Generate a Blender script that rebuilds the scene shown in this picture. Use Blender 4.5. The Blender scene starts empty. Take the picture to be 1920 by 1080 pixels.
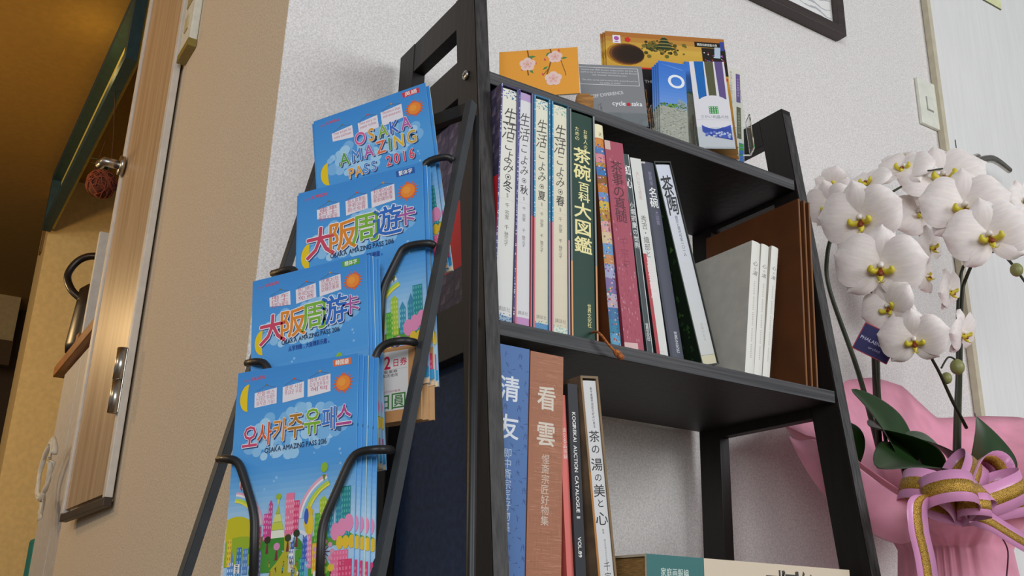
import bpy, bmesh, math, random
from math import sin, cos, pi, radians, hypot, atan2, sqrt
from mathutils import Vector, Matrix, noise
random.seed(7)
SC = bpy.context.scene
COL = SC.collection
V = Vector

# ------------------------------------------------------------------ camera
FP, YAW, PITCH, ROLL = 1843.14, radians(31.7806), radians(19.1951), radians(1.62809)
CZ = 0.62
_f = V((sin(YAW)*cos(PITCH), cos(YAW)*cos(PITCH), sin(PITCH)))
_r0 = V((cos(YAW), -sin(YAW), 0)); _u0 = _r0.cross(_f)
_r = _r0*cos(ROLL) + _u0*sin(ROLL); _u = -_r0*sin(ROLL) + _u0*cos(ROLL)
CAMP = V((0, 0, CZ))
cam = bpy.data.cameras.new('camera'); camo = bpy.data.objects.new('camera', cam); COL.objects.link(camo)
cam.sensor_width = 36; cam.lens = FP/1920*36; cam.clip_start = 0.02
camo.matrix_world = Matrix(((_r.x, _u.x, -_f.x, 0), (_r.y, _u.y, -_f.y, 0), (_r.z, _u.z, -_f.z, CZ), (0, 0, 0, 1)))
SC.camera = camo

# ------------------------------------------------------------------ light
SC.view_settings.view_transform = 'Standard'; SC.view_settings.look = 'None'
SC.view_settings.gamma = 1; SC.view_settings.exposure = 0.22; SC.view_settings.use_curve_mapping = False
world = bpy.data.worlds.new('world'); SC.world = world; world.use_nodes = True
world.node_tree.nodes['Background'].inputs[0].default_value = (0.93, 0.96, 1.0, 1)
world.node_tree.nodes['Background'].inputs[1].default_value = 0.15
CZ_L = 0.62
def area(name, loc, target, sx, sy, power, color):
    l = bpy.data.lights.new(name, 'AREA'); l.shape = 'RECTANGLE'; l.size = sx; l.size_y = sy; l.energy = power; l.color = color
    o = bpy.data.objects.new(name, l); COL.objects.link(o); o.location = loc
    o.rotation_euler = (V(target)-V(loc)).to_track_quat('-Z', 'Y').to_euler(); return o
area('window_daylight', (2.6, -2.6, 2.0), (1.2, 1.1, 1.2), 2.0, 1.6, 70, (0.92, 0.96, 1.0))
area('room_daylight', (-1.7, -2.2, 1.7), (0.6, 1.3, 1.3), 2.4, 1.6, 66, (0.95, 0.97, 1.0))
def lamp(name, loc, power, color, r):
    l = bpy.data.lights.new(name, 'POINT'); l.energy = power; l.color = color; l.shadow_soft_size = r
    o = bpy.data.objects.new(name, l); COL.objects.link(o); o.location = loc
lamp('hall_ceiling_lamp', (-1.5, 2.2, 1.7), 24, (1.0, 0.72, 0.40), .08)
lamp('far_hall_lamp', (-0.5, 3.6, 1.6), 19, (1.0, 0.66, 0.30), .08)
lamp('transom_fill_light', (0.30, 3.30, CZ_L+1.80), 0.35, (1.0, 0.80, 0.30), .02)  # unseen fill added to brighten the panel behind the transom frame

# ------------------------------------------------------------------ layout helpers
def ray(px, py): return _f + _r*((px-960)/FP) + _u*((540-py)/FP)
def at(px, py, ax, val):
    r = ray(px, py); return CAMP + r*((val-CAMP[ax])/r[ax])
def at_plane(px, py, p0, n):
    r = ray(px, py); return CAMP + r*((p0-CAMP).dot(n)/r.dot(n))

# ------------------------------------------------------------------ materials
def lin(c):
    if isinstance(c, str): c = tuple(int(c[i:i+2], 16)/255 for i in (0, 2, 4))
    return tuple(x/12.92 if x <= .04045 else ((x+.055)/1.055)**2.4 for x in c) + (1,)
def mat(name, color, rough=.6, metal=0, spec=.5, noise_scale=None, noise_amt=.15, bump=0, bump_scale=200, stretch=(1, 1, 1), coat=0, trans=0, sss=0, coords='Object', color2=None):
    m = bpy.data.materials.new(name); m.use_nodes = True; nt = m.node_tree; b = nt.nodes['Principled BSDF']
    c = lin(color); b.inputs['Base Color'].default_value = c; b.inputs['Roughness'].default_value = rough
    b.inputs['Metallic'].default_value = metal; b.inputs['Specular IOR Level'].default_value = spec
    b.inputs['Coat Weight'].default_value = coat
    if trans: b.inputs['Transmission Weight'].default_value = trans
    if sss: b.inputs['Subsurface Weight'].default_value = sss; b.inputs['Subsurface Radius'].default_value = (.02, .015, .01)
    if noise_scale or bump:
        tc = nt.nodes.new('ShaderNodeTexCoord'); mp = nt.nodes.new('ShaderNodeMapping'); mp.inputs['Scale'].default_value = stretch
        nt.links.new(tc.outputs[coords], mp.inputs[0])
    if noise_scale:
        n = nt.nodes.new('ShaderNodeTexNoise'); n.inputs['Scale'].default_value = noise_scale; n.inputs['Detail'].default_value = 4
        nt.links.new(mp.outputs[0], n.inputs['Vector'])
        mx = nt.nodes.new('ShaderNodeMix'); mx.data_type = 'RGBA'
        c2 = lin(color2) if color2 else tuple(x*(1-noise_amt*2) for x in c[:3])+(1,)
        mx.inputs[6].default_value = c2; mx.inputs[7].default_value = c if color2 else tuple(min(1, x*(1+noise_amt)) for x in c[:3])+(1,)
        rp = nt.nodes.new('ShaderNodeMapRange'); rp.inputs[1].default_value = .35; rp.inputs[2].default_value = .65
        nt.links.new(n.outputs[0], rp.inputs[0]); nt.links.new(rp.outputs[0], mx.inputs[0]); nt.links.new(mx.outputs[2], b.inputs['Base Color'])
    if bump:
        n2 = nt.nodes.new('ShaderNodeTexNoise'); n2.inputs['Scale'].default_value = bump_scale; n2.inputs['Detail'].default_value = 3
        bp = nt.nodes.new('ShaderNodeBump'); bp.inputs['Strength'].default_value = bump; bp.inputs['Distance'].default_value = .002
        nt.links.new(mp.outputs[0], n2.inputs['Vector']); nt.links.new(n2.outputs[0], bp.inputs['Height']); nt.links.new(bp.outputs[0], b.inputs['Normal'])
    return m
def print_mat(name, rough, coat=0, bump=0):
    m = bpy.data.materials.new(name); m.use_nodes = True; nt = m.node_tree; b = nt.nodes['Principled BSDF']
    a = nt.nodes.new('ShaderNodeVertexColor'); a.layer_name = 'ink'
    nt.links.new(a.outputs[0], b.inputs['Base Color']); b.inputs['Roughness'].default_value = rough; b.inputs['Coat Weight'].default_value = coat
    b.inputs['Coat Roughness'].default_value = .25
    return m
M_PRINT = print_mat('matt_print', .6); M_GLOSS = print_mat('glossy_print', .38, .15)
M_WALL = mat('white_wallpaper', 'e3deda', .9, noise_scale=360, noise_amt=.09, bump=.55, bump_scale=330)
M_WALLB = mat('beige_wallpaper', 'd9c8b0', .9, noise_scale=360, noise_amt=.09, bump=.6, bump_scale=330)
M_DARK = mat('dark_oak_laminate', '1b1715', .5, spec=.35, noise_scale=60, noise_amt=.10, bump=.25, bump_scale=90, stretch=(1, 1, .12))
M_EDGE = mat('dark_oak_edge_grain', '4b494b', .55, noise_scale=70, color2='262527', bump=.5, bump_scale=80, stretch=(.06, 1, 4))
M_POSTE = mat('dark_oak_post_grain', '3f3a38', .55, noise_scale=260, color2='211e1d', bump=.5, bump_scale=260, stretch=(1, 1, .05))
M_BLACK = mat('black_powder_coat', '1c1c1d', .45, noise_scale=60, noise_amt=.1)
M_BAR = mat('charcoal_painted_bar', '34373a', .5, noise_scale=40, noise_amt=.08)
M_STEEL = mat('brushed_steel', 'b8b4ac', .3, metal=1, noise_scale=80, noise_amt=.05)
M_PAPER = mat('page_paper', 'ded6c4', .8, noise_scale=300, noise_amt=.08, stretch=(30, 1, 1))
M_PAGE2 = mat('aged_page_block', 'a07a45', .85, noise_scale=90, noise_amt=.18, stretch=(1, 1, 12))
M_WHITE = mat('white_card', 'e4e1dc', .5, noise_scale=50, noise_amt=.02)
def cmat(name, c, rough=.6, **k):
    k.setdefault('noise_scale', 45); k.setdefault('noise_amt', .04); return mat(name, c, rough, **k)

# ------------------------------------------------------------------ object helpers
def obj(name, me, m, parent=None, M=None):
    o = bpy.data.objects.new(name, me)
    if m:
        ms = m if isinstance(m, (list, tuple)) else [m]
        if not me.materials:
            for x in ms: me.materials.append(x)
    COL.objects.link(o)
    if parent: o.parent = parent
    if M is not None: o.matrix_local = M
    return o
def tag(o, label=None, cat=None, group=None, kind=None):
    if label: o['label'] = label
    if cat: o['category'] = cat
    if group: o['group'] = group
    if kind: o['kind'] = kind
    return o
def empty(name, M, label, cat, group=None):
    o = bpy.data.objects.new(name, None); o.empty_display_size = .05; COL.objects.link(o)
    o.matrix_world = M if isinstance(M, Matrix) else Matrix.Translation(M)
    return tag(o, label, cat, group)
def from_bm(bm, smooth=False):
    me = bpy.data.meshes.new('mesh'); bmesh.ops.recalc_face_normals(bm, faces=bm.faces); bm.to_mesh(me); bm.free()
    if smooth: me.polygons.foreach_set('use_smooth', [True]*len(me.polygons))
    return me
def bbox(bm, x0, x1, y0, y1, z0, z1, bevel=0, mi=0):
    vs = [bm.verts.new(p) for p in ((x0,y0,z0),(x1,y0,z0),(x1,y1,z0),(x0,y1,z0),(x0,y0,z1),(x1,y0,z1),(x1,y1,z1),(x0,y1,z1))]
    fs = [bm.faces.new([vs[i] for i in q]) for q in ((0,3,2,1),(4,5,6,7),(0,1,5,4),(1,2,6,5),(2,3,7,6),(3,0,4,7))]
    for f in fs: f.material_index = mi
    if bevel:
        es = list({e for f in fs for e in f.edges}); bmesh.ops.bevel(bm, geom=es, offset=bevel, segments=2, affect='EDGES', profile=.6)
    return fs
def box(name, b, m, parent=None, bevel=0, M=None):
    bm = bmesh.new(); bbox(bm, *b, bevel=bevel); return obj(name, from_bm(bm), m, parent, M)
def prism_mesh(pts, axis, a, b, bevel=0):
    """closed polygon pts (2D in the two other axes) extruded along axis from a to b"""
    bm = bmesh.new()
    def P(p, t):
        return {0: (t, p[0], p[1]), 1: (p[0], t, p[1]), 2: (p[0], p[1], t)}[axis]
    A = [bm.verts.new(P(p, a)) for p in pts]; B = [bm.verts.new(P(p, b)) for p in pts]; n = len(pts)
    bm.faces.new(A); bm.faces.new(B[::-1])
    for i in range(n): bm.faces.new((A[i], B[i], B[(i+1) % n], A[(i+1) % n]))
    if bevel: bmesh.ops.bevel(bm, geom=list(bm.edges), offset=bevel, segments=2, affect='EDGES')
    return from_bm(bm)
def tube_bm(bm, pts, r, seg=8, flat=None):
    """round tube through points; r number or list"""
    pts = [V(p) for p in pts]; n = len(pts); rs = list(r) if isinstance(r, (list, tuple)) else [r]*n
    if len(rs) != n:
        m_ = len(rs)-1; rs = [rs[min(m_, int(i*m_/(n-1)))]*(1-(i*m_/(n-1)) % 1)+rs[min(m_, int(i*m_/(n-1))+1)]*((i*m_/(n-1)) % 1) for i in range(n)]
    prev = None; rings = []
    for i, p in enumerate(pts):
        t = (pts[min(i+1, n-1)]-pts[max(i-1, 0)]).normalized()
        if prev is None:
            a = t.orthogonal().normalized()
        else:
            a = (prev - t*prev.dot(t)).normalized()
        prev = a; b = t.cross(a)
        rings.append([bm.verts.new(p+(a*cos(2*pi*k/seg)+b*sin(2*pi*k/seg))*rs[i]) for k in range(seg)])
    for A, B in zip(rings, rings[1:]):
        for k in range(seg): bm.faces.new((A[k], A[(k+1) % seg], B[(k+1) % seg], B[k]))
    bm.faces.new(rings[0][::-1]); bm.faces.new(rings[-1])
def tube(name, pts, r, m, parent=None, seg=8, smooth_pts=0, M=None):
    if smooth_pts: pts = spline(pts, smooth_pts)
    bm = bmesh.new(); tube_bm(bm, pts, r, seg); return obj(name, from_bm(bm, True), m, parent, M)
def spline(P, k):
    P = [V(p) for p in P]; out = []
    for i in range(len(P)-1):
        p0, p1, p2, p3 = P[max(i-1, 0)], P[i], P[i+1], P[min(i+2, len(P)-1)]
        for j in range(k):
            t = j/k; out.append(.5*((2*p1)+(p2-p0)*t+(2*p0-5*p1+4*p2-p3)*t*t+(3*p1-p0-3*p2+p3)*t**3))
    out.append(P[-1]); return out
def round_corners(P, r, k=4):
    P = [V(p) for p in P]; out = [P[0]]
    for i in range(1, len(P)-1):
        a = (P[i-1]-P[i]); b = (P[i+1]-P[i]); ra = min(r, a.length*.45); rb = min(r, b.length*.45)
        A = P[i]+a.normalized()*ra; B = P[i]+b.normalized()*rb
        for j in range(k+1):
            t = j/k; out.append(A*(1-t)**2+P[i]*2*t*(1-t)+B*t*t)
    out.append(P[-1]); return out
def sphere_mesh(r, sx=1, sy=1, sz=1, u=16, v=10, f=None):
    bm = bmesh.new(); bmesh.ops.create_uvsphere(bm, u_segments=u, v_segments=v, radius=r)
    for q in bm.verts:
        q.co = V((q.co.x*sx, q.co.y*sy, q.co.z*sz))
        if f: q.co = f(q.co)
    return from_bm(bm, True)

# ------------------------------------------------------------------ flat print (lettering and pictures)
_glyph = {}
def glyph(ch, off=0.0, shear=0.0):
    k = (ch, off, shear)
    if k in _glyph: return _glyph[k]
    c = bpy.data.curves.new('t', 'FONT'); c.body = ch; c.size = 1; c.resolution_u = 2 if ord(ch) > 0x2e80 else 5; c.offset = off; c.shear = shear; c.fill_mode = 'FRONT'
    o = bpy.data.objects.new('t', c); COL.objects.link(o)
    dg = bpy.context.evaluated_depsgraph_get(); me = o.evaluated_get(dg).to_mesh()
    vs = [(v.co.x, v.co.y) for v in me.vertices]; fs = [tuple(p.vertices) for p in me.polygons]
    o.evaluated_get(dg).to_mesh_clear(); bpy.data.objects.remove(o); bpy.data.curves.remove(c)
    if vs: bb = (min(v[0] for v in vs), max(v[0] for v in vs), min(v[1] for v in vs), max(v[1] for v in vs))
    else: bb = (0, .3, 0, .5)
    _glyph[k] = (vs, fs, bb); return _glyph[k]
class Art:
    def __init__(s, w, h, clip=True): s.w, s.h = w, h; s.vs, s.fs, s.cs = [], [], []; s.z = 3e-5; s.bend = None; s.split = 1; s.k = 0
    def up(s): s.z += 3e-5; return s
    def poly(s, pts, col):
        s.k += 1; z = s.z+(s.k % 14)*2e-6
        n = len(s.vs); s.vs += [(min(s.w, max(0, x)), min(s.h, max(0, y)), z) for x, y in pts]; s.fs.append(tuple(range(n, n+len(pts)))); s.cs.append(lin(col))
    def rect(s, x0, y0, x1, y1, col):
        k = s.split if (x1-x0) > .3*s.w else 1
        for i in range(k):
            a, b = x0+(x1-x0)*i/k, x0+(x1-x0)*(i+1)/k; s.poly([(a, y0), (b, y0), (b, y1), (a, y1)], col)
    def circ(s, x, y, r, col, n=14, ry=None): s.poly([(x+r*cos(2*pi*i/n), y+(ry or r)*sin(2*pi*i/n)) for i in range(n)], col)
    def grad(s, x0, y0, x1, y1, stops, n=24):
        def c(t):
            for (a, ca), (b, cb) in zip(stops, stops[1:]):
                if t <= b: k = (t-a)/(b-a); return tuple(p+(q-p)*k for p, q in zip(hx(ca), hx(cb)))
            return hx(stops[-1][1])
        for i in range(n):
            s.rect(x0, y0+(y1-y0)*i/n, x1, y0+(y1-y0)*(i+1)/n, c((i+.5)/n))
    def arc(s, x, y, r0, r1, a0, a1, col, n=16):
        for i in range(n):
            t0, t1 = a0+(a1-a0)*i/n, a0+(a1-a0)*(i+1)/n
            s.poly([(x+r0*cos(t0), y+r0*sin(t0)), (x+r1*cos(t0), y+r1*sin(t0)), (x+r1*cos(t1), y+r1*sin(t1)), (x+r0*cos(t1), y+r0*sin(t1))], col)
    def g(s, ch, cx, cy, sx, sy, col, off=0, rot=0, shear=0, fit=False):
        """one character centred on cx, cy in a cell sx wide, sy high"""
        if ch == ' ': return
        if off > 0:
            c_, d_ = off*.75*sx, off*.75*sy
            for i_, (p_, q_) in enumerate(((0, 0), (c_, 0), (-c_, 0), (0, d_), (0, -d_), (c_*.7, d_*.7), (-c_*.7, d_*.7), (c_*.7, -d_*.7), (-c_*.7, -d_*.7))):
                s.z += 2e-6; s.g(ch, cx+p_, cy+q_, sx, sy, col, 0, rot, shear, fit)
            s.z -= 18e-6; return
        vs, fs, bb = glyph(ch, off, shear); n = len(s.vs)
        if fit:
            g0 = glyph(ch, 0, shear)[2]; mx, my = (g0[0]+g0[1])/2, (g0[2]+g0[3])/2; kx, ky = sx/max(.1, g0[1]-g0[0]), sy/max(.1, g0[3]-g0[2])
        else:
            mx, my = ((bb[0]+bb[1])/2, .36 if ord(ch) > 0x2e80 else .34); kx, ky = sx, sy
        c, d = cos(rot), sin(rot)
        for x, y in vs:
            X, Y = (x-mx)*kx, (y-my)*ky; s.vs.append((cx+X*c-Y*d, cy+X*d+Y*c, s.z))
        cc = lin(col)
        for f in fs: s.fs.append(tuple(i+n for i in f)); s.cs.append(cc)
    def vtext(s, t, cx, ytop, size, col, step=1.0, off=0, wide=1.0):
        for i, ch in enumerate(t):
            s.g(ch, cx, ytop-size*step*(i+.5), size*wide, size, col, off)
    def htext(s, t, x, y, size, col, off=0, rot=0, width=None, cols=None, shear=0):
        """baseline text starting at x, y; width squeezes it to fit"""
        if off > 0:
            e_ = off*.75*size
            for p_, q_ in ((0, 0), (e_, 0), (-e_, 0), (0, e_), (0, -e_)):
                s.z += 2e-6; s.htext(t, x+p_, y+q_, size, col, 0, rot, width, cols, shear)
            s.z -= 10e-6; return width
        adv = []
        for ch in t:
            bb = glyph(ch, 0, shear)[2]; adv.append(.28 if ch == ' ' else (bb[1]-bb[0]+.09 if ord(ch) < 0x2e80 else 1.0))
        if not t.strip(): return 0
        tot = sum(adv)*size; k = (width/tot) if width else 1; c, d = cos(rot), sin(rot); u = 0
        for i, ch in enumerate(t):
            if ch != ' ':
                vs, fs, bb = glyph(ch, off, shear); n = len(s.vs); b0 = glyph(ch, 0, shear)[2]
                shift = u + (0.045 if ord(ch) < 0x2e80 else (1-(b0[1]-b0[0]))/2) - b0[0]
                for gx, gy in vs:
                    X, Y = (gx+shift)*size*k, gy*size; s.vs.append((x+X*c-Y*d, y+X*d+Y*c, s.z))
                cc = lin(cols[i % len(cols)] if cols else col)
                for f in fs: s.fs.append(tuple(j+n for j in f)); s.cs.append(cc)
            u += adv[i]
        return tot*k
    def mesh(s):
        me = bpy.data.meshes.new('print'); me.from_pydata(s.vs, [], s.fs); a = me.color_attributes.new('ink', 'FLOAT_COLOR', 'CORNER')
        buf = []
        for f, c in zip(s.fs, s.cs): buf += list(c)*len(f)
        a.data.foreach_set('color', buf)
        if s.bend:        # cut the print into upright strips so that it can follow the rounded spine
            bm = bmesh.new(); bm.from_mesh(me)
            for k in range(1, 10):
                bmesh.ops.bisect_plane(bm, geom=bm.verts[:]+bm.edges[:]+bm.faces[:], dist=1e-7, plane_co=(s.w*k/10, 0, 0), plane_no=(1, 0, 0))
            for v in bm.verts: v.co = s.bend(*v.co)
            bm.to_mesh(me); bm.free()
        return me
    def build(s, name, parent, m=None, M=None):
        return obj(name, s.mesh(), m or M_PRINT, parent, M)
def hx(c): return tuple(int(c[i:i+2], 16)/255 for i in (0, 2, 4)) if isinstance(c, str) else c

def frame(tl, tr, bl, p0, W, tilt=0, az_n=None):
    """matrix (x along the width, y up the sheet, z outwards), width and height of a flat sheet whose corners show at the given pixels,
       lying in the plane through p0 that holds W and leans back by tilt"""
    W = V(W).normalized(); N = V((0, 0, 1)).cross(W)*-1; N = V((W.y, -W.x, 0)) if True else N
    U = V((0, 0, 1))*cos(tilt) - N*sin(tilt); n = W.cross(U)
    a, b, c = at_plane(*tl, p0, n), at_plane(*tr, p0, n), at_plane(*bl, p0, n)
    x = (b-a).normalized(); z = n.normalized(); 
    if z.dot(CAMP-a) < 0: z = -z
    y = z.cross(x).normalized()
    h = (a-c).dot(y); o = a-y*h
    M = Matrix(((x.x, y.x, z.x, o.x), (x.y, y.y, z.y, o.y), (x.z, y.z, z.z, o.z), (0, 0, 0, 1)))
    return M, (b-a).length, h

# ================================================================== SETTING
WY = 1.22; WX = 0.358; FL = 0.0; CE = CZ+1.97
def struct(name, b, m, bevel=0): return tag(box(name, b, m, bevel=bevel), kind='structure')
struct('floor', (-2.5, 4.5, -3.2, 9.5, -.05, 0), cmat('floor_vinyl', '6f5c45', .5))
struct('wall_back', (WX, 4.5, WY, WY+.13, 0, 2.95), [M_WALL])
w = struct('wall_hall', (WX, WX+.12, WY+.0005, 2.52, 0, 2.95), [M_WALLB])
w.location.x = -.0006
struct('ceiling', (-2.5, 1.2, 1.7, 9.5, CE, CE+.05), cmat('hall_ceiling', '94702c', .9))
struct('wall_kitchen', (.40, 2.4, 4.75, 5.05, 0, CE), cmat('cream_hall_wall', 'e2c383', .85))
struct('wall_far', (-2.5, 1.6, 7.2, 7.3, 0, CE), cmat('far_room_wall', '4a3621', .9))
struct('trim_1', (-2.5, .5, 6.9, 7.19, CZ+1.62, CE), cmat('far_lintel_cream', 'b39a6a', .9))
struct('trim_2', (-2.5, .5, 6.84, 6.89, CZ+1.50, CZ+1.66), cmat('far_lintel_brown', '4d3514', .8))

struct('trim_3', (.4075, .42, 3.0, 4.72, CZ+1.70, CE), cmat('transom_lit_yellow', 'ecd569', .8))  # added panel; the lit wall's brightness is put into its yellow

# right hand door, its casing and handle
dz = empty('door_1', (2.45, WY-.004, 0), None, None); dz['kind'] = 'structure'
del_keys = [k for k in ('label', 'category') if k in dz.keys()]
M_DOOR = mat('white_door_leaf', 'e9e7e4', .45, noise_scale=30, noise_amt=.02, stretch=(4, 1, .2))
p0 = at(1741, 0, 1, WY-.02); p1 = at(1852, 779, 1, WY-.02); xd = (p0.x+p1.x)/2
box('casing', (xd-2.45-.011, xd-2.45+.003, -.014, .002, 0, 2.6), cmat('casing_edge_beige', 'c9bfa6', .6), dz, .001)
box('door_leaf', (xd-2.45+.010, .9, -.006, .002, 0, 2.6), M_DOOR, dz)
hp = at(1818, 300, 1, WY-.03)
tube('lever_rose', [(hp.x-2.45, -.002, hp.z), (hp.x-2.45, -.014, hp.z)], .022, M_STEEL, dz, 20)
a = at(1822, 303, 1, WY-.06); b = at(1860, 298, 1, WY-.062); c = at(1893, 320, 1, WY-.06)
L = V((2.45, WY-.004, 0))
lv = tube('lever_handle', [V((hp.x, WY-.01, hp.z))-L, V((hp.x, WY-.05, hp.z))-L, a-L+V((.004,0,0)), b-L, c-L], [.008, .008, .009, .009, .007], M_STEEL, dz, 10, 6)
s0 = at(1790, 262, 1, WY-.01); s1 = at(1797, 298, 1, WY-.01)
box('latch_gap', (s0.x-2.45, s0.x-2.45+.0015, -.0075, -.0055, s1.z, s0.z), M_BLACK, dz)
# notice on the door
q = at(1878, 18, 1, WY-.012); nt_ = empty('door_notice', (q.x-.15, WY-.0105, q.z), 'small pale yellow notice taped high on the white door', 'notice')
box('notice_sheet', (0, .15, -.0025, -.0005, 0, .21), cmat('pale_yellow_paper', 'e3e3b0', .6), nt_)
box('notice_backing', (.002, .148, -.0008, -.0001, -.0025, .003), cmat('notice_backing', '4b4a3a', .6), nt_)

# light switch
a = at(1714, 153, 1, WY); b = at(1757, 243, 1, WY)
sw = empty('light_switch', (a.x, WY, b.z), 'white wall switch plate between the picture frame and the door', 'light switch')
W_, H_ = b.x-a.x, a.z-b.z; H_ = .122; W_ = max(.07, W_)
M_PL = cmat('ivory_switch_plastic', 'e4e4d6', .4)
box('plate', (0, W_, -.009, -.0005, -.006, H_-.006), M_PL, sw, .003)
box('rocker', (W_*.36, W_*.66, -.0125, -.009, H_*.30, H_*.56), M_PL, sw, .0012)
box('rocker_gap', (W_*.34, W_*.68, -.0097, -.0088, H_*.28, H_*.58), cmat('switch_gap_grey', '9a9a90', .6), sw)

# picture on the wall
c = at(1588, 68, 1, WY-.028)
pf = empty('picture_frame', (c.x-.72, WY, c.z), 'dark brown framed grey and white picture high on the wall', 'picture frame')
M_FR = mat('espresso_frame_wood', '3b302c', .45, noise_scale=80, noise_amt=.12, stretch=(.1, 1, 1))
PW, PH, FB = .72, .5, .022
box('frame_rail', (0, PW, -.028, -.002, 0, FB), M_FR, pf, .0015)
box('frame_rail', (0, PW, -.028, -.002, PH-FB, PH), M_FR, pf, .0015)
box('frame_stile', (0, FB, -.028, -.002, FB, PH-FB), M_FR, pf, .0015)
box('frame_stile', (PW-FB, PW, -.028, -.002, FB, PH-FB), M_FR, pf, .0015)
A = Art(PW, PH); A.rect(FB, FB, PW-FB, PH-FB, 'e8e6e2'); A.up()
for i in range(26):
    y0 = FB+.006+i*.018; pts = []
    for k in range(41):
        x = FB+.004+(PW-2*FB-.008)*k/40; pts.append((x, y0+.004*sin(k*.55+i*1.3)+.003*sin(k*1.7+i)))
    for (xa, ya), (xb, yb) in zip(pts, pts[1:]): A.poly([(xa, ya), (xb, yb), (xb, yb+.004+.002*sin(xa*60+i)), (xa, ya+.004+.002*sin(xa*60+i))], 'b3b2b4')
A.build('picture_print', pf, M_PRINT, Matrix.Translation((0, -.012, 0)) @ Matrix.Rotation(pi/2, 4, 'X'))

# ================================================================== HALLWAY
# small hinged panel door on the hall wall
M_DW = mat('pale_oak_door_face', 'cbb08e', .35, noise_scale=50, color2='b39674', bump=.1, bump_scale=90, stretch=(1, 1, .05))
M_DE = cmat('white_door_edge', 'd6cfc4', .5)
y0, y1 = 1.93, 2.34; zb = CZ+.205
dr = empty('wall_cabinet_door', Matrix.Translation((WX-.006, y0, zb)) @ Matrix.Rotation(radians(1.5), 4, 'Z'), 'tall narrow pale oak door with white edges on the hallway wall', 'cabinet door')
DHt = 2.95-zb-.02
box('door_panel', (-.011, 0, .022, .388, .012, DHt), M_DW, dr)
box('edge_strip', (-.014, 0, .0, .022, .004, DHt), M_DE, dr, .002)
box('edge_strip', (-.016, 0, .388, .41, .004, DHt), M_DE, dr, .002)
box('bottom_rail', (-.015, 0, .0, .41, -.012, .0035), cmat('dark_bottom_seal', '3a2c22', .5), dr, .001)
hz = at(228, 705, 0, WX-.03).z-zb
h = empty_h = None
bm = bmesh.new()
for k in range(2): tube_bm(bm, [(-.020, .012, hz-.062+k*.064), (-.020, .012, hz-.0005+k*.064)], .0115, 14)
hb = obj('hinge_barrel', from_bm(bm, True), M_STEEL, dr)
box('hinge_leaf', (-.016, -.0141, .0, .018, hz-.062, hz+.062), M_STEEL, dr, .001)
lz = at(225, 325, 0, WX-.03).z-zb
tube('handle_rose', [(-.016, .375, lz), (-.026, .375, lz)], .024, M_STEEL, dr, 18)
tube('lever_handle', [(-.024, .375, lz), (-.060, .375, lz), (-.064, .40, lz)], .011, M_STEEL, dr, 12)
# hall switch / intercom plate
a = at(352, 106, 0, WX-.004)
ip = empty('intercom_plate', (WX-.001, a.y-.055, a.z), 'slim ivory intercom plate beside the oak door on the beige wall', 'intercom')
box('plate', (-.016, 0, 0, .085, 0, .20), M_PL, ip, .003)
box('grille', (-.018, -.0155, .018, .066, .115, .175), cmat('intercom_grille', 'a89a70', .6), ip, .001)
box('button', (-.019, -.0155, .028, .056, .05, .085), cmat('intercom_button', 'c9bc94', .5), ip, .001)
box('bottom_cap', (-.018, 0, -.001, .086, -.006, .012), cmat('intercom_cap', '8d7c3a', .4), ip, .001)

# teal frame over the opening
M_TEAL = mat('teal_painted_timber', '1e3c40', .6, noise_scale=30, noise_amt=.1)
tf = empty('transom_frame', (.37, 2.96, CZ+1.68), 'teal painted timber transom frame running along the hallway ceiling', 'timber frame')
box('bottom_rail', (0, .036, 0, 1.76, 0, .042), M_TEAL, tf, .001)
box('top_rail', (0, .036, 0, 1.76, .240, .284), M_TEAL, tf, .001)
box('post', (0, .036, 0, .05, .0422, .2398), M_TEAL, tf, .001)
box('post', (0, .036, 1.71, 1.76, .0422, .2398), M_TEAL, tf, .001)
# slot plates on the end of the cream wall
M_VENT = cmat('vent_brown', '7a5a2a', .6)
for k, (px, py) in enumerate(((76, 424), (65, 460), (54, 506))):
    a = at(px, py, 0, .40); bm = bmesh.new(); bbox(bm, -.008, -.0005, -.03, .03, -.07, .07, .002)
    bbox(bm, -.0095, -.008, -.008, .008, -.05, .05)
    o_ = obj('wall_plate', from_bm(bm), M_VENT); o_.location = (.40, 4.90, a.z)
    tag(o_, ['upper brown slot plate on the cream wall end far down the hallway', 'middle brown slot plate on the cream wall end far down the hallway', 'lowest brown slot plate on the cream wall end far down the hallway'][k], 'wall plate', 'slot plates on the far cream wall')
# white cupboard with a brown top and what stands on it
ZT = CZ+.69
M_BD = mat('warm_brown_board', '9a6227', .5, noise_scale=30, noise_amt=.15, stretch=(6, .5, 6))
cab = empty('kitchen_cupboard', (.38, 2.56, 0), 'white kitchen cupboard with brown top beyond the end of the beige wall', 'cupboard')
M_LAM = cmat('cool_white_laminate', 'c4c0bc', .5)
box('carcass', (.012, .6, .0, .56, .08, ZT-.001), M_LAM, cab, .002)
box('door', (0, .011, .004, .276, .10, ZT-.01), M_LAM, cab, .002)
box('door', (0, .011, .284, .556, .10, ZT-.01), M_LAM, cab, .002)
box('plinth', (.03, .58, .02, .54, 0, .079), cmat('plinth_grey', '8c8986', .6), cab)
box('worktop', (-.02, .6, -.02, .66, ZT, ZT+.032), M_BD, cab, .003)
kt = empty('black_kettle', (.43, 3.0, ZT+.033), 'tall black jug kettle with looped handle on the brown cupboard top', 'kettle')
M_K = cmat('black_kettle_plastic', '1d1511', .35)
bm = bmesh.new(); prof = [(.0, 0), (.075, 0), (.078, .02), (.070, .13), (.066, .19), (.05, .205), (0, .21)]
rings = []
for r_, z_ in prof: rings.append([bm.verts.new((r_*cos(2*pi*k/24), r_*sin(2*pi*k/24), z_)) for k in range(24)])
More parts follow.
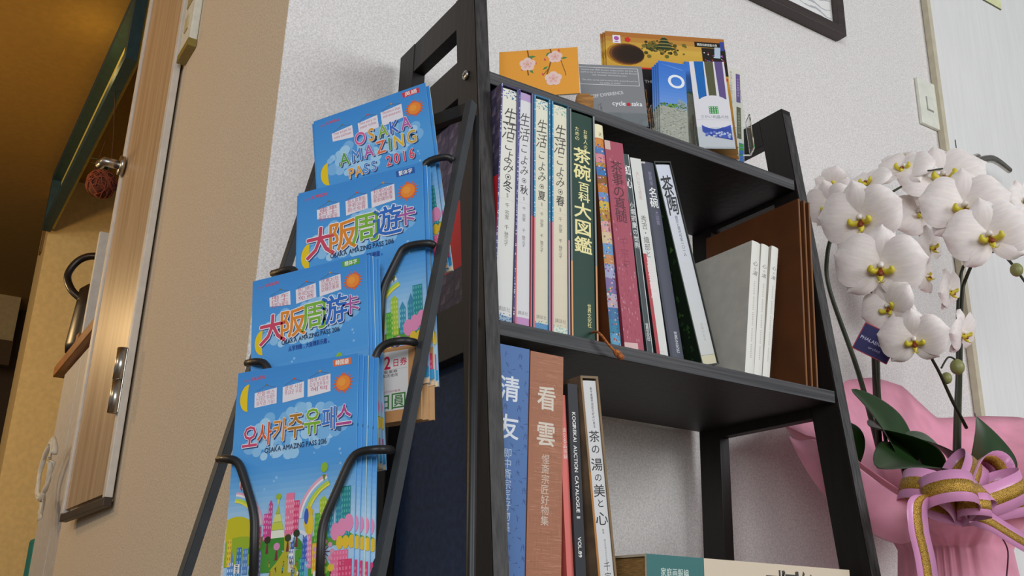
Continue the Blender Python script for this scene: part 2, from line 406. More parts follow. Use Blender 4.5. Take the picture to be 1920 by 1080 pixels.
for A_, B_ in zip(rings, rings[1:]):
    for k in range(24): bm.faces.new((A_[k], A_[(k+1) % 24], B_[(k+1) % 24], B_[k]))
bmesh.ops.remove_doubles(bm, verts=bm.verts, dist=1e-5)
obj('body', from_bm(bm, True), M_K, kt)
tube('handle', [(-.055, 0, .16), (-.085, .02, .19), (-.10, .04, .24), (-.075, .03, .29), (-.03, .0, .30), (.02, -.03, .26), (.03, -.03, .20)], .011, M_K, kt, 10, 5)
tube('lid_knob', [(0, 0, .206), (0, 0, .225)], .014, M_K, kt, 12)
bx = empty('white_binder', (.374, 2.86, ZT+.033), 'white upright board leaning beside the black kettle on the cupboard top', 'board')
box('board_panel', (0, .10, 0, .02, 0, .33), cmat('white_binder_card', 'd9d4cb', .5), bx, .002)
box('board_foot', (-.01, .1, -.004, .032, 0, .022), M_BD, bx, .001)
# hanging moss ball with air plant
a = at(190, 345, 0, .385); hb_ = empty('hanging_moss_ball', a, 'round brown vine ball planter hanging by a cord in the hallway', 'hanging planter')
M_VINE = mat('reddish_vine', '6b2d14', .8, noise_scale=60, noise_amt=.3, bump=.5, bump_scale=60)
obj('ball', sphere_mesh(.044, u=20, v=14), M_VINE, hb_)
bm = bmesh.new()
for k in range(34):
    ax = V((random.gauss(0, 1), random.gauss(0, 1), random.gauss(0, 1))).normalized(); u_ = ax.orthogonal().normalized(); w_ = ax.cross(u_)
    t0 = random.uniform(0, 6); tube_bm(bm, [(u_*cos(t0+t*.35)+w_*sin(t0+t*.35))*.0465+ax*random.uniform(-.004, .004) for t in range(10)], .0016, 4)
obj('vine_strands', from_bm(bm, True), cmat('pale_vine', '93482a', .8), hb_)
bm = bmesh.new()
for k in range(22):
    th = random.uniform(0, 6.28); rr = random.uniform(.02, .055); hh = random.uniform(.02, .05)
    tube_bm(bm, [(0, 0, .035), (rr*.5*cos(th), rr*.5*sin(th), .04+hh), (rr*cos(th), rr*sin(th), .04+hh*.9)], [.003, .0025, .0006], 4)
obj('air_plant', from_bm(bm, True), cmat('air_plant_green', '2f4a22', .6), hb_)
top = V((.388, 3.2, CZ+1.678))-a
tube('cord', [(0.02, 0, .04), (.012, .0, .16), top], .0016, cmat('brown_cord', '5e3413', .8), hb_, 6)
tube('cord', [(-.03, 0, .03), (-.01, .0, .15), (.012, 0, .16)], .0012, bpy.data.materials['brown_cord'], hb_, 6)
# pale cloth hanging on the cupboard side
a = at(100, 875, 0, .345); cl = empty('white_cloth', a, 'crumpled white cloth loop hanging on the side of the white cupboard', 'cloth')
M_CL = cmat('off_white_cloth', 'd6d0c2', .9)
bm = bmesh.new(); random.seed(14)
for k in range(5):
    jt = lambda: random.uniform(-.010, .010)
    P_ = spline([(-.008-.003*k, -.055+jt(), .02+jt()), (-.012, -.02+jt(), .06+jt()), (-.014, .06+jt(), .055+jt()), (-.014, .12+jt(), .0+jt()), (-.014, .09+jt(), -.06+jt()), (-.012, .03+jt(), -.075+jt()), (-.010, -.03+jt(), -.04+jt()), (-.008-.003*k, -.055+jt(), .01+jt())], 6)
    tube_bm(bm, P_, [.0045+.002*sin(i_*.8+k) for i_ in range(len(P_))], 6)
obj('cloth_loop', from_bm(bm, True), M_CL, cl)
bm = bmesh.new(); rows = []
for i_ in range(9):
    t = i_/8; rows.append([bm.verts.new((-.008-.005*sin(q*1.9+t*2), .005+q*.011-.02*t+.004*sin(t*7+q), -.06-.075*t*(1-.25*abs(q-3)/3))) for q in range(7)])
for A_, B_ in zip(rows, rows[1:]):
    for q in range(6): bm.faces.new((A_[q], A_[q+1], B_[q+1], B_[q]))
o_ = obj('cloth_tail', from_bm(bm, True), M_CL, cl); md = o_.modifiers.new('t', 'SOLIDIFY'); md.thickness = .0015
a = at(60, 1010, 0, .44); o_ = box('teal_bag', (0, .12, -.06, .06, -.16, .0), cmat('teal_plastic', '2b7f7c', .5), None, .01); o_.location = a
tag(o_, 'teal box standing low behind the white cupboard in the hallway', 'box'); o_.name = 'teal_box'
bm = bmesh.new(); bbox(bm, .0, .30, -.12, .12, 0, a.z-.161, .004)
o_ = obj('side_table', from_bm(bm), M_BD); o_.location = (a.x-.02, a.y, 0); tag(o_, 'low brown stand under the teal box in the hallway', 'stand')

# ================================================================== BOOKSHELF
XL, XR = .550, 1.110; TH = .020
def yf(z): return .870+.128*(z-CZ)            # front edge of the slanting posts at height z
sh = empty('ladder_bookshelf', (.83, 1.05, 0), 'dark brown open ladder bookshelf with slanting front posts against the wall', 'bookshelf')
S0 = V((.83, 1.05, 0))
def L2(b): return (b[0]-S0.x, b[1]-S0.x, b[2]-S0.y, b[3]-S0.y, b[4], b[5])
YB = 1.195; ZTOP = CZ+.815
def side(x0, x1, lbl):
    pw = .050
    me = prism_mesh([(yf(0)-S0.y, 0), (yf(0)+pw-S0.y, 0), (yf(ZTOP)+pw-S0.y, ZTOP), (yf(ZTOP)-S0.y, ZTOP)], 0, x0-S0.x, x1-S0.x, .0008)
    fp = obj('front_post', me, [M_DARK], sh)
    # grain strip on the front of the post
    y_a, y_b = yf(0.01)-S0.y, yf(ZTOP-.01)-S0.y
    st = prism_mesh([(y_a-.0006, .01), (y_a+.0002, .01), (y_b+.0002, ZTOP-.01), (y_b-.0006, ZTOP-.01)], 0, x0-S0.x+.0008, x1-S0.x-.0008)
    obj('edge_band', st, M_POSTE, fp)
    box('rear_post', L2((x0, x1, YB-.047, YB, 0, ZTOP)), M_DARK, sh, .0008)
    for za, zc, n in ((.767, .815, 'top_rail'), (.655, .713, 'side_rail'), (.301, .366, 'side_rail'), (-.045, .02, 'side_rail'), (-.39, -.325, 'side_rail')):
        z0, z1 = CZ+za, CZ+zc
        me = prism_mesh([(yf(z0)+pw-S0.y+.0002, z0), (YB-.0472-S0.y, z0), (YB-.0472-S0.y, z1-.0001), (yf(z1)+pw-S0.y+.0002, z1-.0001)], 0, x0-S0.x+.0008, x1-S0.x-.0008, .0005)
        obj(n, me, M_DARK, sh)
side(XL-TH, XL, 0); side(XR, XR+TH, 1)
for zt in (.680, .333, -.01, -.355):
    z1 = CZ+zt; z0 = z1-.018; yy = yf(z1)+.002
    bd = box('shelf_board', L2((XL+.0002, XR-.0002, yy, YB-.004, z0, z1)), M_DARK, sh, .0006)
    box('edge_band', L2((XL+.001, XR-.001, yy-.0006, yy+.0002, z0+.0006, z1-.0006)), M_EDGE, bd)
# round screw heads on the outer side
for px, py in ((873, 141), (889, 606)):
    a = at(px, py, 0, XL-TH-.002)
    o_ = tube('screw_head', [(a.x-S0.x+.0019, a.y-S0.y, a.z), (a.x-S0.x-.0012, a.y-S0.y, a.z), (a.x-S0.x-.0022, a.y-S0.y, a.z)], [.0066, .0066, .0054], M_STEEL, sh, 18)
    bm = bmesh.new(); k_ = .0034
    bbox(bm, a.x-S0.x-.0026, a.x-S0.x-.0021, a.y-S0.y-k_, a.y-S0.y+k_, a.z-.0006, a.z+.0006); bbox(bm, a.x-S0.x-.0026, a.x-S0.x-.0021, a.y-S0.y-.0006, a.y-S0.y+.0006, a.z-k_, a.z+k_)
    obj('screw_slot', from_bm(bm), M_BLACK, o_)
ZS1, ZS2, ZS3 = CZ+.680, CZ+.333, CZ-.01
# ================================================================== BOOKS ON THE SHELVES
XW = V((1, 0, 0))
def book_frame(tl, bl, br, Y):
    """upright or leaning spine in the plane y = Y: matrix, width, height"""
    a, b, c = at(*tl, 1, Y), at(*bl, 1, Y), at(*br, 1, Y)
    return a, b, c
def place_book(tl, bl, width_px, Y, zbase, minw=.006):
    a, b = at(*tl, 1, Y), at(*bl, 1, Y); c = at(bl[0]+width_px[0], bl[1]+width_px[1], 1, Y)
    y = (a-b).normalized(); w = max(minw, (c-b).x*y.z); x = V((y.z, 0, -y.x))
    # slide along the lean so that the lower corner just rests on the shelf
    low = min(0, (x*w).z); k = (zbase+.0004-low-b.z)/y.z; o = b+y*k; h = (a-o).length
    M = Matrix(((x.x, y.x, 0, o.x), (x.y, y.y, -1, o.y), (x.z, y.z, 0, o.z), (0, 0, 0, 1)))
    return M, w, h
BK = {}
def hardback(name, label, M, w, h, d, cov, spine_art=None, group=None, round_=.0, board=.0022, m=None, pagem=None, cat='book'):
    """cover wrapped round a page block; local x thickness, y height, z towards the viewer, depth behind"""
    r = empty(name, M, label, cat, group)
    n = 10; b = board; pts = []
    for i in range(n+1):
        t = i/n; pts.append((w*t, round_*(1-(2*t-1)**2)-round_))
    inner = [(w-b, -d), (w-b, -round_-b), (b, -round_-b), (b, -d)]
    prof = pts+[(w, -d)]+inner+[(0, -d)]
    bm = bmesh.new()
    A_ = [bm.verts.new((p[0], 0, p[1])) for p in prof]; B_ = [bm.verts.new((p[0], h, p[1])) for p in prof]; N_ = len(prof)
    bm.faces.new(A_); bm.faces.new(B_[::-1])
    for i in range(N_): bm.faces.new((A_[i], B_[i], B_[(i+1) % N_], A_[(i+1) % N_]))
    cv = obj('cover', from_bm(bm), m or cmat(name+'_cover', cov, .5), r)
    box('page_block', (b+.0003, w-b-.0003, .002, h-.002, -d+.003, -round_-b-.0005), pagem or M_PAPER, r)
    if spine_art:
        A = Art(w, h); A.split = 10; A.bend = lambda x, y, z: (x, y, z+round_*(1-(2*x/w-1)**2)-round_+.00004)
        spine_art(A, w, h); A.build('spine_print', r, M_PRINT)
    return r
def cased(name, label, M, w, h, d, case_m, spine_col, spine_art, group=None, t=.0020, case_art=None, side_art=None, rim=None, inset=.001, round_=.001, cat='book'):
    r = empty(name, M, label, cat, group)
    bm = bmesh.new()
    bbox(bm, 0, t, 0, h, -d, 0, .0004); bbox(bm, w-t, w, 0, h, -d, 0, .0004)
    bbox(bm, t, w-t, 0, t, -d, 0); bbox(bm, t, w-t, h-t, h, -d, 0); bbox(bm, t, w-t, t, h-t, -d, -d+t)
    cs = obj('slipcase', from_bm(bm), case_m, r)
    if rim: rim(cs, w, h, t)
    if side_art:
        A = Art(d, h); side_art(A, d, h); A.build('side_print', cs, M_PRINT, Matrix(((0, 0, -1, -.00002), (0, 1, 0, 0), (1, 0, 0, -d), (0, 0, 0, 1))))
    W2, H2 = w-2*t-.0006, h-2*t-.003
    bm = bmesh.new(); n = 8; prof = [(W2*i/n, round_*(1-(2*i/n-1)**2)-round_-inset) for i in range(n+1)]+[(W2, -d+t+.002), (0, -d+t+.002)]
    A_ = [bm.verts.new((p[0]+t+.0003, t+.0003, p[1])) for p in prof]; B_ = [bm.verts.new((p[0]+t+.0003, t+.0003+H2, p[1])) for p in prof]; N_ = len(prof)
    bm.faces.new(A_); bm.faces.new(B_[::-1])
    for i in range(N_): bm.faces.new((A_[i], B_[i], B_[(i+1) % N_], A_[(i+1) % N_]))
    bk = obj('book_block', from_bm(bm), cmat(name+'_spine', spine_col, .6), r)
    A = Art(W2, H2); A.split = 10; A.bend = lambda x, y, z: (x+t+.0003, y+t+.0003, z+round_*(1-(2*x/W2-1)**2)-round_-inset+.00006)
    spine_art(A, W2, H2); A.build('spine_print', bk, M_PRINT)
    return r

# --- four cased seasonal volumes
def rimstrip(segs):
    def f(cs, w, h, t):
        A = Art(w, h)
        for side_, y0, y1, c in segs:
            if side_ == 'l': A.rect(0, h*y0, t, h*y1, c)
            elif side_ == 'r': A.rect(w-t, h*y0, w, h*y1, c)
            else: A.rect(0, h-t, w, h, c)
        A.up()
        random.seed(len(segs))
        for side_, y0, y1, c in segs:
            if side_ in 'lr' and c in ('4a4a86', '3f8fb8'):
                x0 = 0 if side_ == 'l' else w-t
                for k in range(int((y1-y0)*90)):
                    yy = h*(y0+(y1-y0)*random.random()); A.rect(x0+random.random()*t*.4, yy, x0+t*(.5+.5*random.random()), yy+.0011, random.choice(['d9dbe8', 'ccd6e6', '8a90ba']))
        A.build('case_edge_print', cs, M_PRINT)
    return f
def season(kanji, topc, botc, bodyc, pat):
    def f(A, w, h):
        A.grad(0, 0, w, h, [(0, bodyc[0]), (1, bodyc[1])], 12); A.up()
        A.rect(0, h*.965, w, h, topc) if not pat else None
        A.rect(0, 0, w, h*(.028 if pat else .035), botc); A.up()
        if pat:
            random.seed(3)
            for k in range(60):
                x = random.random()*w*.92; y = h*(.955+.04*random.random()) if k < 35 else h*(.004+.03*random.random())
                A.rect(x, y, x+w*.07, y+.0012, pat)
        ink = '4b4844'; s = w*.78
        # brush written title, drawn with thin slanting strokes
        for i, ch in enumerate('生活こよみ'):
            y = h*[.877, .81, .748, .695, .650][i]; A.g(ch, w*.5, y, s*(1.1 if i < 2 else .85), s*(1.35 if i < 2 else .95), ink, 0, rot=.08, shear=.3)
        A.up(); A.arc(w*.5, h*.606, w*.14, w*.17, 0, 2*pi, ink, 20); A.circ(w*.5, h*.606, w*.07, ink)
        A.g(kanji, w*.5, h*.565, w*.60, w*.68, '33312f', .012)
        A.vtext('監修', w*.5, h*.535, w*.13, '6b6864')
        A.rect(w*.08, h*.508, w*.92, h*.5085, 'b5b2a8')
        A.vtext('千', w*.5, h*.493, w*.27, '55524e'); A.vtext('宗室', w*.5, h*.462, w*.27, '6a6762', .95)
        A.vtext('千', w*.5, h*.40, w*.27, '55524e'); A.vtext('登三子', w*.5, h*.37, w*.27, '6a6762', .95)
        A.htext('講談社', w*.12, h*.047, w*.26, '8b8982', -.005, width=w*.76)
    return f
def purple_side(A, w, h):
    A.rect(0, 0, w, h, '3a3350'); A.rect(0, h*.30, w, h*.60, 'd3242b'); A.up()
    random.seed(5)
    for i in range(16):
        for j in range(24):
            y = h*j/24+h*.01*(i % 2); x = w*i/16
            if .28*h < y < .61*h: continue
            c = ['5a5068', '2d2842', '6a5f72'][(i*7+j*3) % 3]
            if (i+j) % 2: A.poly([(x, y), (x+w/16, y), (x+w/16, y+h/24)], c)
            for q in range(3): A.poly([(x+w*.004, y+h*.01*(q+1)), (x+w*.05, y+h*.01*(q+1)+.004), (x+w*.05, y+h*.01*(q+1)+.0046), (x+w*.004, y+h*.01*(q+1)+.0006)], '6a6078')
    A.up(); A.vtext('生活こよみ', w*.62, h*.57, h*.045, '7c161b', 1.05)
M_CASEP = cmat('purple_case_board', '3f3b5e', .6); M_CASEB = cmat('blue_case_board', '3f7ea2', .6)
YSP = .928
seasons = [
 ('冬', (936, 154), (934, 597), (31, 6), M_CASEP, ('cfdde6', '9db4c9', ('e2e2df', 'e6e3d4'), '3d6ea0'), [('l', 0, 1, '4a4a86'), ('r', .02, 1, '4a4a86'), ('t', 0, 1, '3c3a62')], 'cream cased volume at the left post, dotted blue bands at its ends', purple_side),
 ('秋', (970, 163), (965, 603), (33, 6), M_CASEP, ('b99cc8', 'c690c0', ('e0dede', 'dedcdd'), None), [('l', .46, 1, '5a5a8e'), ('l', 0, .46, 'e2544a'), ('r', 0, .46, 'ee5b4d'), ('r', .46, 1, '6d6a8a'), ('t', 0, 1, '3b3950')], 'pale cased volume with lilac bands top and bottom, second from the left post', None),
 ('夏', (1002, 176), (1000, 608), (33, 7), M_CASEB, ('7fcbd8', '5f8dbd', ('d9d0b8', 'e6e4cf'), '2f8fb0'), [('l', .46, 1, '3f8fb8'), ('l', 0, .46, 'd4777f'), ('r', .46, 1, '3f8fb8'), ('r', 0, .46, 'c57487'), ('t', 0, 1, '2c6f96')], 'cream cased volume with turquoise top and blue bottom band, third from the left post', None),
 ('春', (1035, 187), (1035, 616), (35, 7), M_CASEB, ('d3dbc4', 'd9dfcd', ('dacdb2', 'e7e2c9'), '8fb9b0'), [('l', .46, 1, '3f8fb8'), ('l', 0, .46, 'd98a92'), ('r', .4, 1, '39525a'), ('r', 0, .4, 'cf8f8c'), ('t', 0, 1, '2c4f58')], 'cream cased volume beside the dark green book, pale mottled bands at its ends', None)]
for kj, tl, bl, wp, cm, sa, rs_, lab, sd in seasons:
    M, w, h = place_book(tl, bl, wp, YSP, ZS2)
    if kj == '冬': e_ = M.translation.x+w; w = e_-.5510; M = Matrix(((1, 0, 0, .5510), (0, 0, -1, YSP), (0, 1, 0, ZS2+.0004), (0, 0, 0, 1)))
    cased('cased_volume', lab, M, w-.0004, h, .195, cm, 'e2dfd0', season(kj, *sa), 'cased seasonal volumes on the upper shelf', .0022, side_art=sd, rim=rimstrip(rs_))
# --- green cased encyclopedia
def green_art(A, w, h):
    A.rect(0, 0, w, h, '123a2c'); A.up()
    gc = 'f1e6a4'; fx = dict(off=.012)
    for i, ch in enumerate('お茶人の'): A.g(ch, w*.66, h*(.922-.024*i), w*.20, h*.023, gc, .006)
    for i, ch in enumerate('ための'): A.g(ch, w*.28, h*(.925-.022*i), w*.22, h*.022, gc, .006)
    for i, ch in enumerate('茶碗百科大図鑑'):
        bg = i in (0, 1, 4, 5, 6); A.g(ch, w*(.5 if bg else .56), h*(.803, .727, .66, .614, .552, .475, .398)[i], w*(.82 if bg else .55), h*(.074 if bg else .045), gc, .022)
    A.vtext('世界文化社', w*.72, h*.150, w*.19, gc, .92, .004)
M, w, h = place_book((1068, 200), (1072, 624), (51, 9), YSP, ZS2)
cased('encyclopedia', 'dark green book in a black edged case with gold vertical title', M, w-.0006, h, .20, cmat('encyclopedia_case', '23282a', .5), '123a2c', green_art, None, .0026,
      rim=rimstrip([('l', 0, .32, 'd9a06a'), ('l', .32, 1, '7c8280'), ('r', 0, .32, 'cf9465'), ('r', .32, 1, '8a8f8e'), ('t', 0, 1, '2b3030')]))
# --- orange bookmark ribbon over the shelf edge
rb = empty('bookmark_tassel', at(1112, 628, 1, .925), 'orange-brown bookmark tassel hanging over the middle shelf edge under the green book', 'bookmark')
o0 = at(1112, 628, 1, .925)
P_ = [at(1108, 624, 1, .931)-o0, at(1118, 622, 1, .918)-o0, at(1127, 628, 1, .9035)-o0, at(1140, 645, 1, .901)-o0, at(1154, 660, 1, .901)-o0]
tube('cord', [p for p in P_], .0016, mat('orange_cord', 'b5662f', .8, noise_scale=400, noise_amt=.3, bump=.6, bump_scale=900), rb, 8, 6)
tube('tassel', [at(1152, 658, 1, .901)-o0, at(1158, 663, 1, .9)-o0, at(1167, 672, 1, .9)-o0], [.0028, .0042, .0036], bpy.data.materials['orange_cord'], rb, 10, 4)

# --- loose books leaning
def colourful(A, w, h):
    bands = [(0, '5b9cc0'), (.06, '2e7fa0'), (.12, '3d6d9c'), (.17, 'b9a8b8'), (.23, '7c6a9c'), (.30, 'a5a6c6'), (.36, 'c98a52'), (.40, '6c9cc8'), (.45, 'd8c09a'), (.50, 'd9a2a0'), (.55, 'b88a2e'), (.60, 'd6b44a'), (.64, '6d90c8'), (.68, 'c27a28'), (.72, '8c5a24'), (.76, '2d74b4'), (.80, 'c98f2e'), (.82, 'd88a96'), (.86, '4f78b4'), (.89, 'd68a34'), (.93, 'c9702a'), (.935, 'f1e8c0')]
    for (a_, c_), (b_, _) in zip(bands, bands[1:]+[(1, '')]): A.rect(0, h*a_, w, h*b_, c_)
    A.up(); random.seed(8)
    for k in range(240):
        x, y = random.random()*w*.95, random.random()*h*.92; s_ = w*(.03+.07*random.random())
        A.circ(x, y, s_, random.choice(['e6c25a', '3c62a8', 'b04a3a', 'e0d6d0', '6a3a22', '2f8a8a', 'd98aa0', '8c5ab0']), 6)
    A.up(); A.g('天', w*.6, h*.952, w*.4, w*.4, '5a5648')
    A.vtext('名物裂', w*.72, h*.56, w*.33, 'a03040', 1.1)
def maroon(A, w, h):
    A.rect(0, 0, w, h, 'a8485c'); A.rect(0, h*.955, w, h, 'd0b4a8'); A.rect(0, 0, w, h*.035, 'dcb8b4'); A.up(); random.seed(4)
    for k in range(120):
        x, y = random.random()*w*.9, h*(.04+.88*random.random()*(1 if k % 2 else .4)); A.rect(x, y, x+w*.05, y+h*.012, random.choice(['b45a6c', 'c07a88', '9a3e52']))
    A.up()
    for i, ch in enumerate('茶事の真髄'): A.g(ch, w*.52, h*(.87-.060*i), w*.66, w*.62, '4e1c26', .004)
    for i, ch in enumerate('千宗左'): A.g(ch, w*.5, h*(.50-.05*i), w*.45, w*.45, '8a3446', -.006)
def redheart(A, w, h):
    A.rect(0, 0, w, h, '3e4648'); A.rect(w*.88, 0, w, h, 'c9cfce'); A.rect(0, 0, w*.12, h, '6b7372'); A.up()
    for i, ch in enumerate('紅心'): A.g(ch, w*.5, h*(.915-.068*i), w*.95, h*.055, 'f0f0ec', .025)
    for i, ch in enumerate('小堀宗慶の世界'): A.g(ch, w*.48, h*(.735-.034*i), w*.8, h*.032, 'e8e8e4', .012)
    A.vtext('世界文化社', w*.5, h*.15, w*.55, 'e2e2de', .85, .01)
def hideyoshi(A, w, h):
    A.rect(0, 0, w, h, 'dcdcd6'); A.rect(0, 0, w, h*.505, 'b23b44'); A.up()
    A.vtext('大いなる遺産', w*.5, h*.93, w*.36, 'c49a92', 1.0, -.005)
    A.vtext('秀吉・織部と', w*.5, h*.70, w*.55, '6a6a66', .95, .003)
    A.vtext('上田宗箇展', w*.5, h*.495, w*.62, 'f2dcdc', 1.0, .004); A.rect(w*.35, h*.022, w*.65, h*.026, 'e8c6c8')
def meiwan(A, w, h):
    A.rect(0, 0, w, h, '474a58'); A.rect(0, h*.99, w, h, 'c9c6c0'); A.rect(0, 0, w*.15, h, '3a3d4a'); A.up()
    A.vtext('愛蔵版', w*.55, h*.95, w*.30, '8e88a8', 1.0); A.vtext('名碗', w*.55, h*.865, w*.68, 'f2f2ee', .95, .015)
    A.vtext('大図鑑', w*.62, h*.745, w*.30, '8e88a8', 1.0); A.vtext('世界文化社', w*.6, h*.137, w*.28, 'd6d6dc', .9, .006)
def chato(A, w, h):
    A.grad(0, 0, w, h, [(0, 'c9c9c4'), (1, 'd3d7e4')], 10); A.rect(0, 0, w, h*.045, 'cfc7a8'); A.up()
    A.g('茶', w*.5, h*.885, w*.80, w*1.2, '26282a', .02, rot=.12, shear=.2); A.g('陶', w*.55, h*.79, w*.80, w*1.15, '26282a', .02, rot=.1, shear=.2)
    A.vtext('歴史と現代作家一〇一人', w*.58, h*.735, w*.21, '3c3e42', .92, .001)
    A.vtext('主婦の友社', w*.55, h*.20, w*.17, 'a9a9a4', 1.1); A.rect(w*.08, h*.043, w*.92, h*.045, '8d8d80')
loose = [
 ('art_book', 'mottled blue and gold book with cream topped spine leaning beside the green one', (1113, 231), (1147, 642), (20, 4), .25, '6b3a1c', colourful, .002),
 ('tea_book', 'maroon fabric book with dark vertical title and pale bands at top and foot', (1133, 262), (1171, 647), (37, 7), .24, '8f3a4c', maroon, .0),
 ('thin_book', 'thin dark grey book with white vertical title next to the maroon one', (1168, 288), (1213, 655), (12, 2), .22, '2c3032', redheart, .0),
 ('exhibition_catalogue', 'off-white catalogue spine with a red lower half', (1181, 295), (1231, 660), (22, 4), .22, '2a2a2c', hideyoshi, .0),
 ('bowl_book', 'slate grey book with bold white title right of the red and white catalogue', (1202, 302), (1258, 666), (26, 5), .22, '30333c', meiwan, .0015)]
def photo_side(A, w, h):
    A.rect(0, 0, w, h, '10200f'); A.up(); random.seed(11)
    for k in range(420):
        x, y = random.random()*w, random.random()*h; s_ = .003+.006*random.random()
        if x < w-.01 and y < h-.01: A.poly([(x, y), (x+s_, y+s_*.3), (x+s_*.5, y+s_)], random.choice(['1c3a18', '2c5222', '16290f', '3f6a2a', '0c160b']))
for nm, lab, tl, bl, wp, d, cv, art, rd in loose:
    M, w, h = place_book(tl, bl, wp, YSP+.0005*rd, ZS2)
    r_ = hardback(nm, lab, M, w-.0006, h, d*.86, cv, art, 'leaning books on the upper shelf', rd)
M, w, h = place_book((1226, 302), (1316, 681), (34, 4), YSP, ZS2)
rr_ = cased('pottery_book', 'white spined book in a dark photo-printed case at the right end of the leaning row', M, w, h, .19, cmat('photo_case_dark', '1a241a', .45), 'd2d3d6', chato, 'leaning books on the upper shelf', .0017, side_art=photo_side,
      rim=rimstrip([('l', 0, 1, '2f3a2c'), ('r', 0, 1, '23231f'), ('t', 0, 1, '3a3a36')]))

# --- three white books leaning right, brown boards behind them
def cocoro(A, w, h):
    A.rect(0, 0, w, h, 'e4e1d8'); A.up(); A.g('心', w*.5, h*.83, w*.6, w*.55, '5a5852', .0, shear=.2); A.g('の', w*.5, h*.79, w*.3, w*.3, '5a5852'); A.g('湯', w*.5, h*.755, w*.6, w*.5, '5a5852', .0, shear=.2)
    for i in range(46):
        if i % 9: A.rect(w*.42, h*(.70-.013*i), w*.58, h*(.70-.013*i)+h*.006, 'b8b4aa')
wb = None
for k, (tl, bl, wp) in enumerate((((1411, 450), (1398, 693), (17, 4)), ((1429, 456), (1415, 697), (15, 3)), ((1448, 460), (1431, 701), (14, 3)))):
    M, w, h = place_book(tl, bl, wp, YSP+.001, ZS2)
    wb = hardback('white_book', ['white book leaning at the left of three beside the brown boards', 'middle one of the three leaning white books beside the brown boards', 'white book in clear wrap, closest of its three to the brown boards'][k], M, w-.0006, h, .155, 'c8c3b8', cocoro, 'three white books by the brown boards', .0012, m=cmat('white_book_cover', 'cdc8bc', .55))
M_CLR = mat('clear_plastic', 'ffffff', .06, trans=1, spec=.4)
for n_ in M_CLR.node_tree.nodes:
    if n_.type == 'BSDF_PRINCIPLED': n_.inputs['IOR'].default_value = 1.08
bm = bmesh.new(); bbox(bm, w-.0002, w+.0001, -.0, h+.006, -.15, .0012)
obj('clear_wrap', from_bm(bm), M_CLR, wb)
M_BROWN = mat('brown_board', '5f3413', .55, noise_scale=20, noise_amt=.08, bump=.1, bump_scale=300)
M_BROWNE = cmat('brown_board_edge', '8a5a2c', .7)
for k, (tl, bl) in enumerate((((1496, 372), (1511, 716)), ((1506, 375), (1521, 719)), ((1515, 379), (1531, 722)))):
    M, w, h = place_book(tl, bl, (4, 1), YSP-.003, ZS2); h = min(h, ZS1-.0185-ZS2-.004)
    r_ = empty('brown_board', M, ['tall brown folder board, nearest to the white books', 'tall brown folder board, middle of the three at the right post', 'tall brown folder board nearest to the right post'][k], 'folder', 'brown boards at the right post')
    bm = bmesh.new(); bbox(bm, 0, .0036, 0, h, -.20, 0, .0003); obj('board', from_bm(bm), M_BROWN, r_)
    bm = bmesh.new(); bbox(bm, .0008, .0028, .001, h-.001, .00005, .0004); obj('fore_edge', from_bm(bm), M_BROWNE, r_)

# --- lower shelf
YS3 = .912
PXM = .00066
def waves(A, w, h, c):
    random.seed(2)
    for j in range(int(h/.03)+1):
        for i in range(int(w/.018)+2):
            cx = i*.018-(.009 if j % 2 else 0); cy = j*.03
            if (i*3+j) % 5 == 0: continue
            for q in range(7):
                t0 = q*pi/3.5
                pts = [(cx+.011*cos(t0), cy+.014*sin(t0)), (cx+.011*cos(t0+.5), cy+.014*sin(t0+.5))]
                (xa, ya), (xb, yb) = pts
                if min(xa, xb) < .0005 or max(xa, xb) > w-.0005 or min(ya, yb) < .001 or max(ya, yb) > h-.001: continue
                A.poly([(xa, ya), (xb, yb), (xb+.0008, yb+.0005), (xa+.0008, ya+.0005)], c)
                A.poly([((xa+xb)/2, (ya+yb)/2), ((xa+xb)/2+.0028, (ya+yb)/2+.001), ((xa+xb)/2+.002, (ya+yb)/2+.0018)], c)
def seiyu(A, w, h):
    A.rect(0, 0, w, h, '4d73ab'); A.up(); waves(A, w, h, '2c4c86'); A.up()
    A.g('清', w*.36, h-76*PXM, w*.70, 46*PXM, 'dfe3ea', .02); A.g('友', w*.36, h-141*PXM, w*.70, 44*PXM, 'dfe3ea', .02)
    A.vtext('即中斎宗匠好物集', w*.36, h-176*PXM, 17*PXM, 'b9c9e0', 1.0, .004)
M, w, h = place_book((938, 647), (955, 1080), (33, 6), YS3, ZS3)
w = .062; x_ = at(988, 655, 1, YS3); y_ = at(988, 1080, 1, YS3); xr = (x_.x+y_.x)/2+.001; w = xr-.5512; M = Matrix(((1, 0, 0, xr-w), (0, 0, -1, YS3), (0, 1, 0, ZS3+.0004), (0, 0, 0, 1))); h = x_.z-ZS3
M_BLUEC = mat('shaded_blue_cloth', '243c63', .75, noise_scale=120, color2='1c2f50', bump=.2, bump_scale=600)  # cloth darker than the spine: shade beside the rack put into its colour
hardback('patterned_blue_book', 'thick blue patterned book with silver vertical title at the left post', M, w-.0008, h, .245, '4d73ab', seiyu, None, 0, m=M_BLUEC)
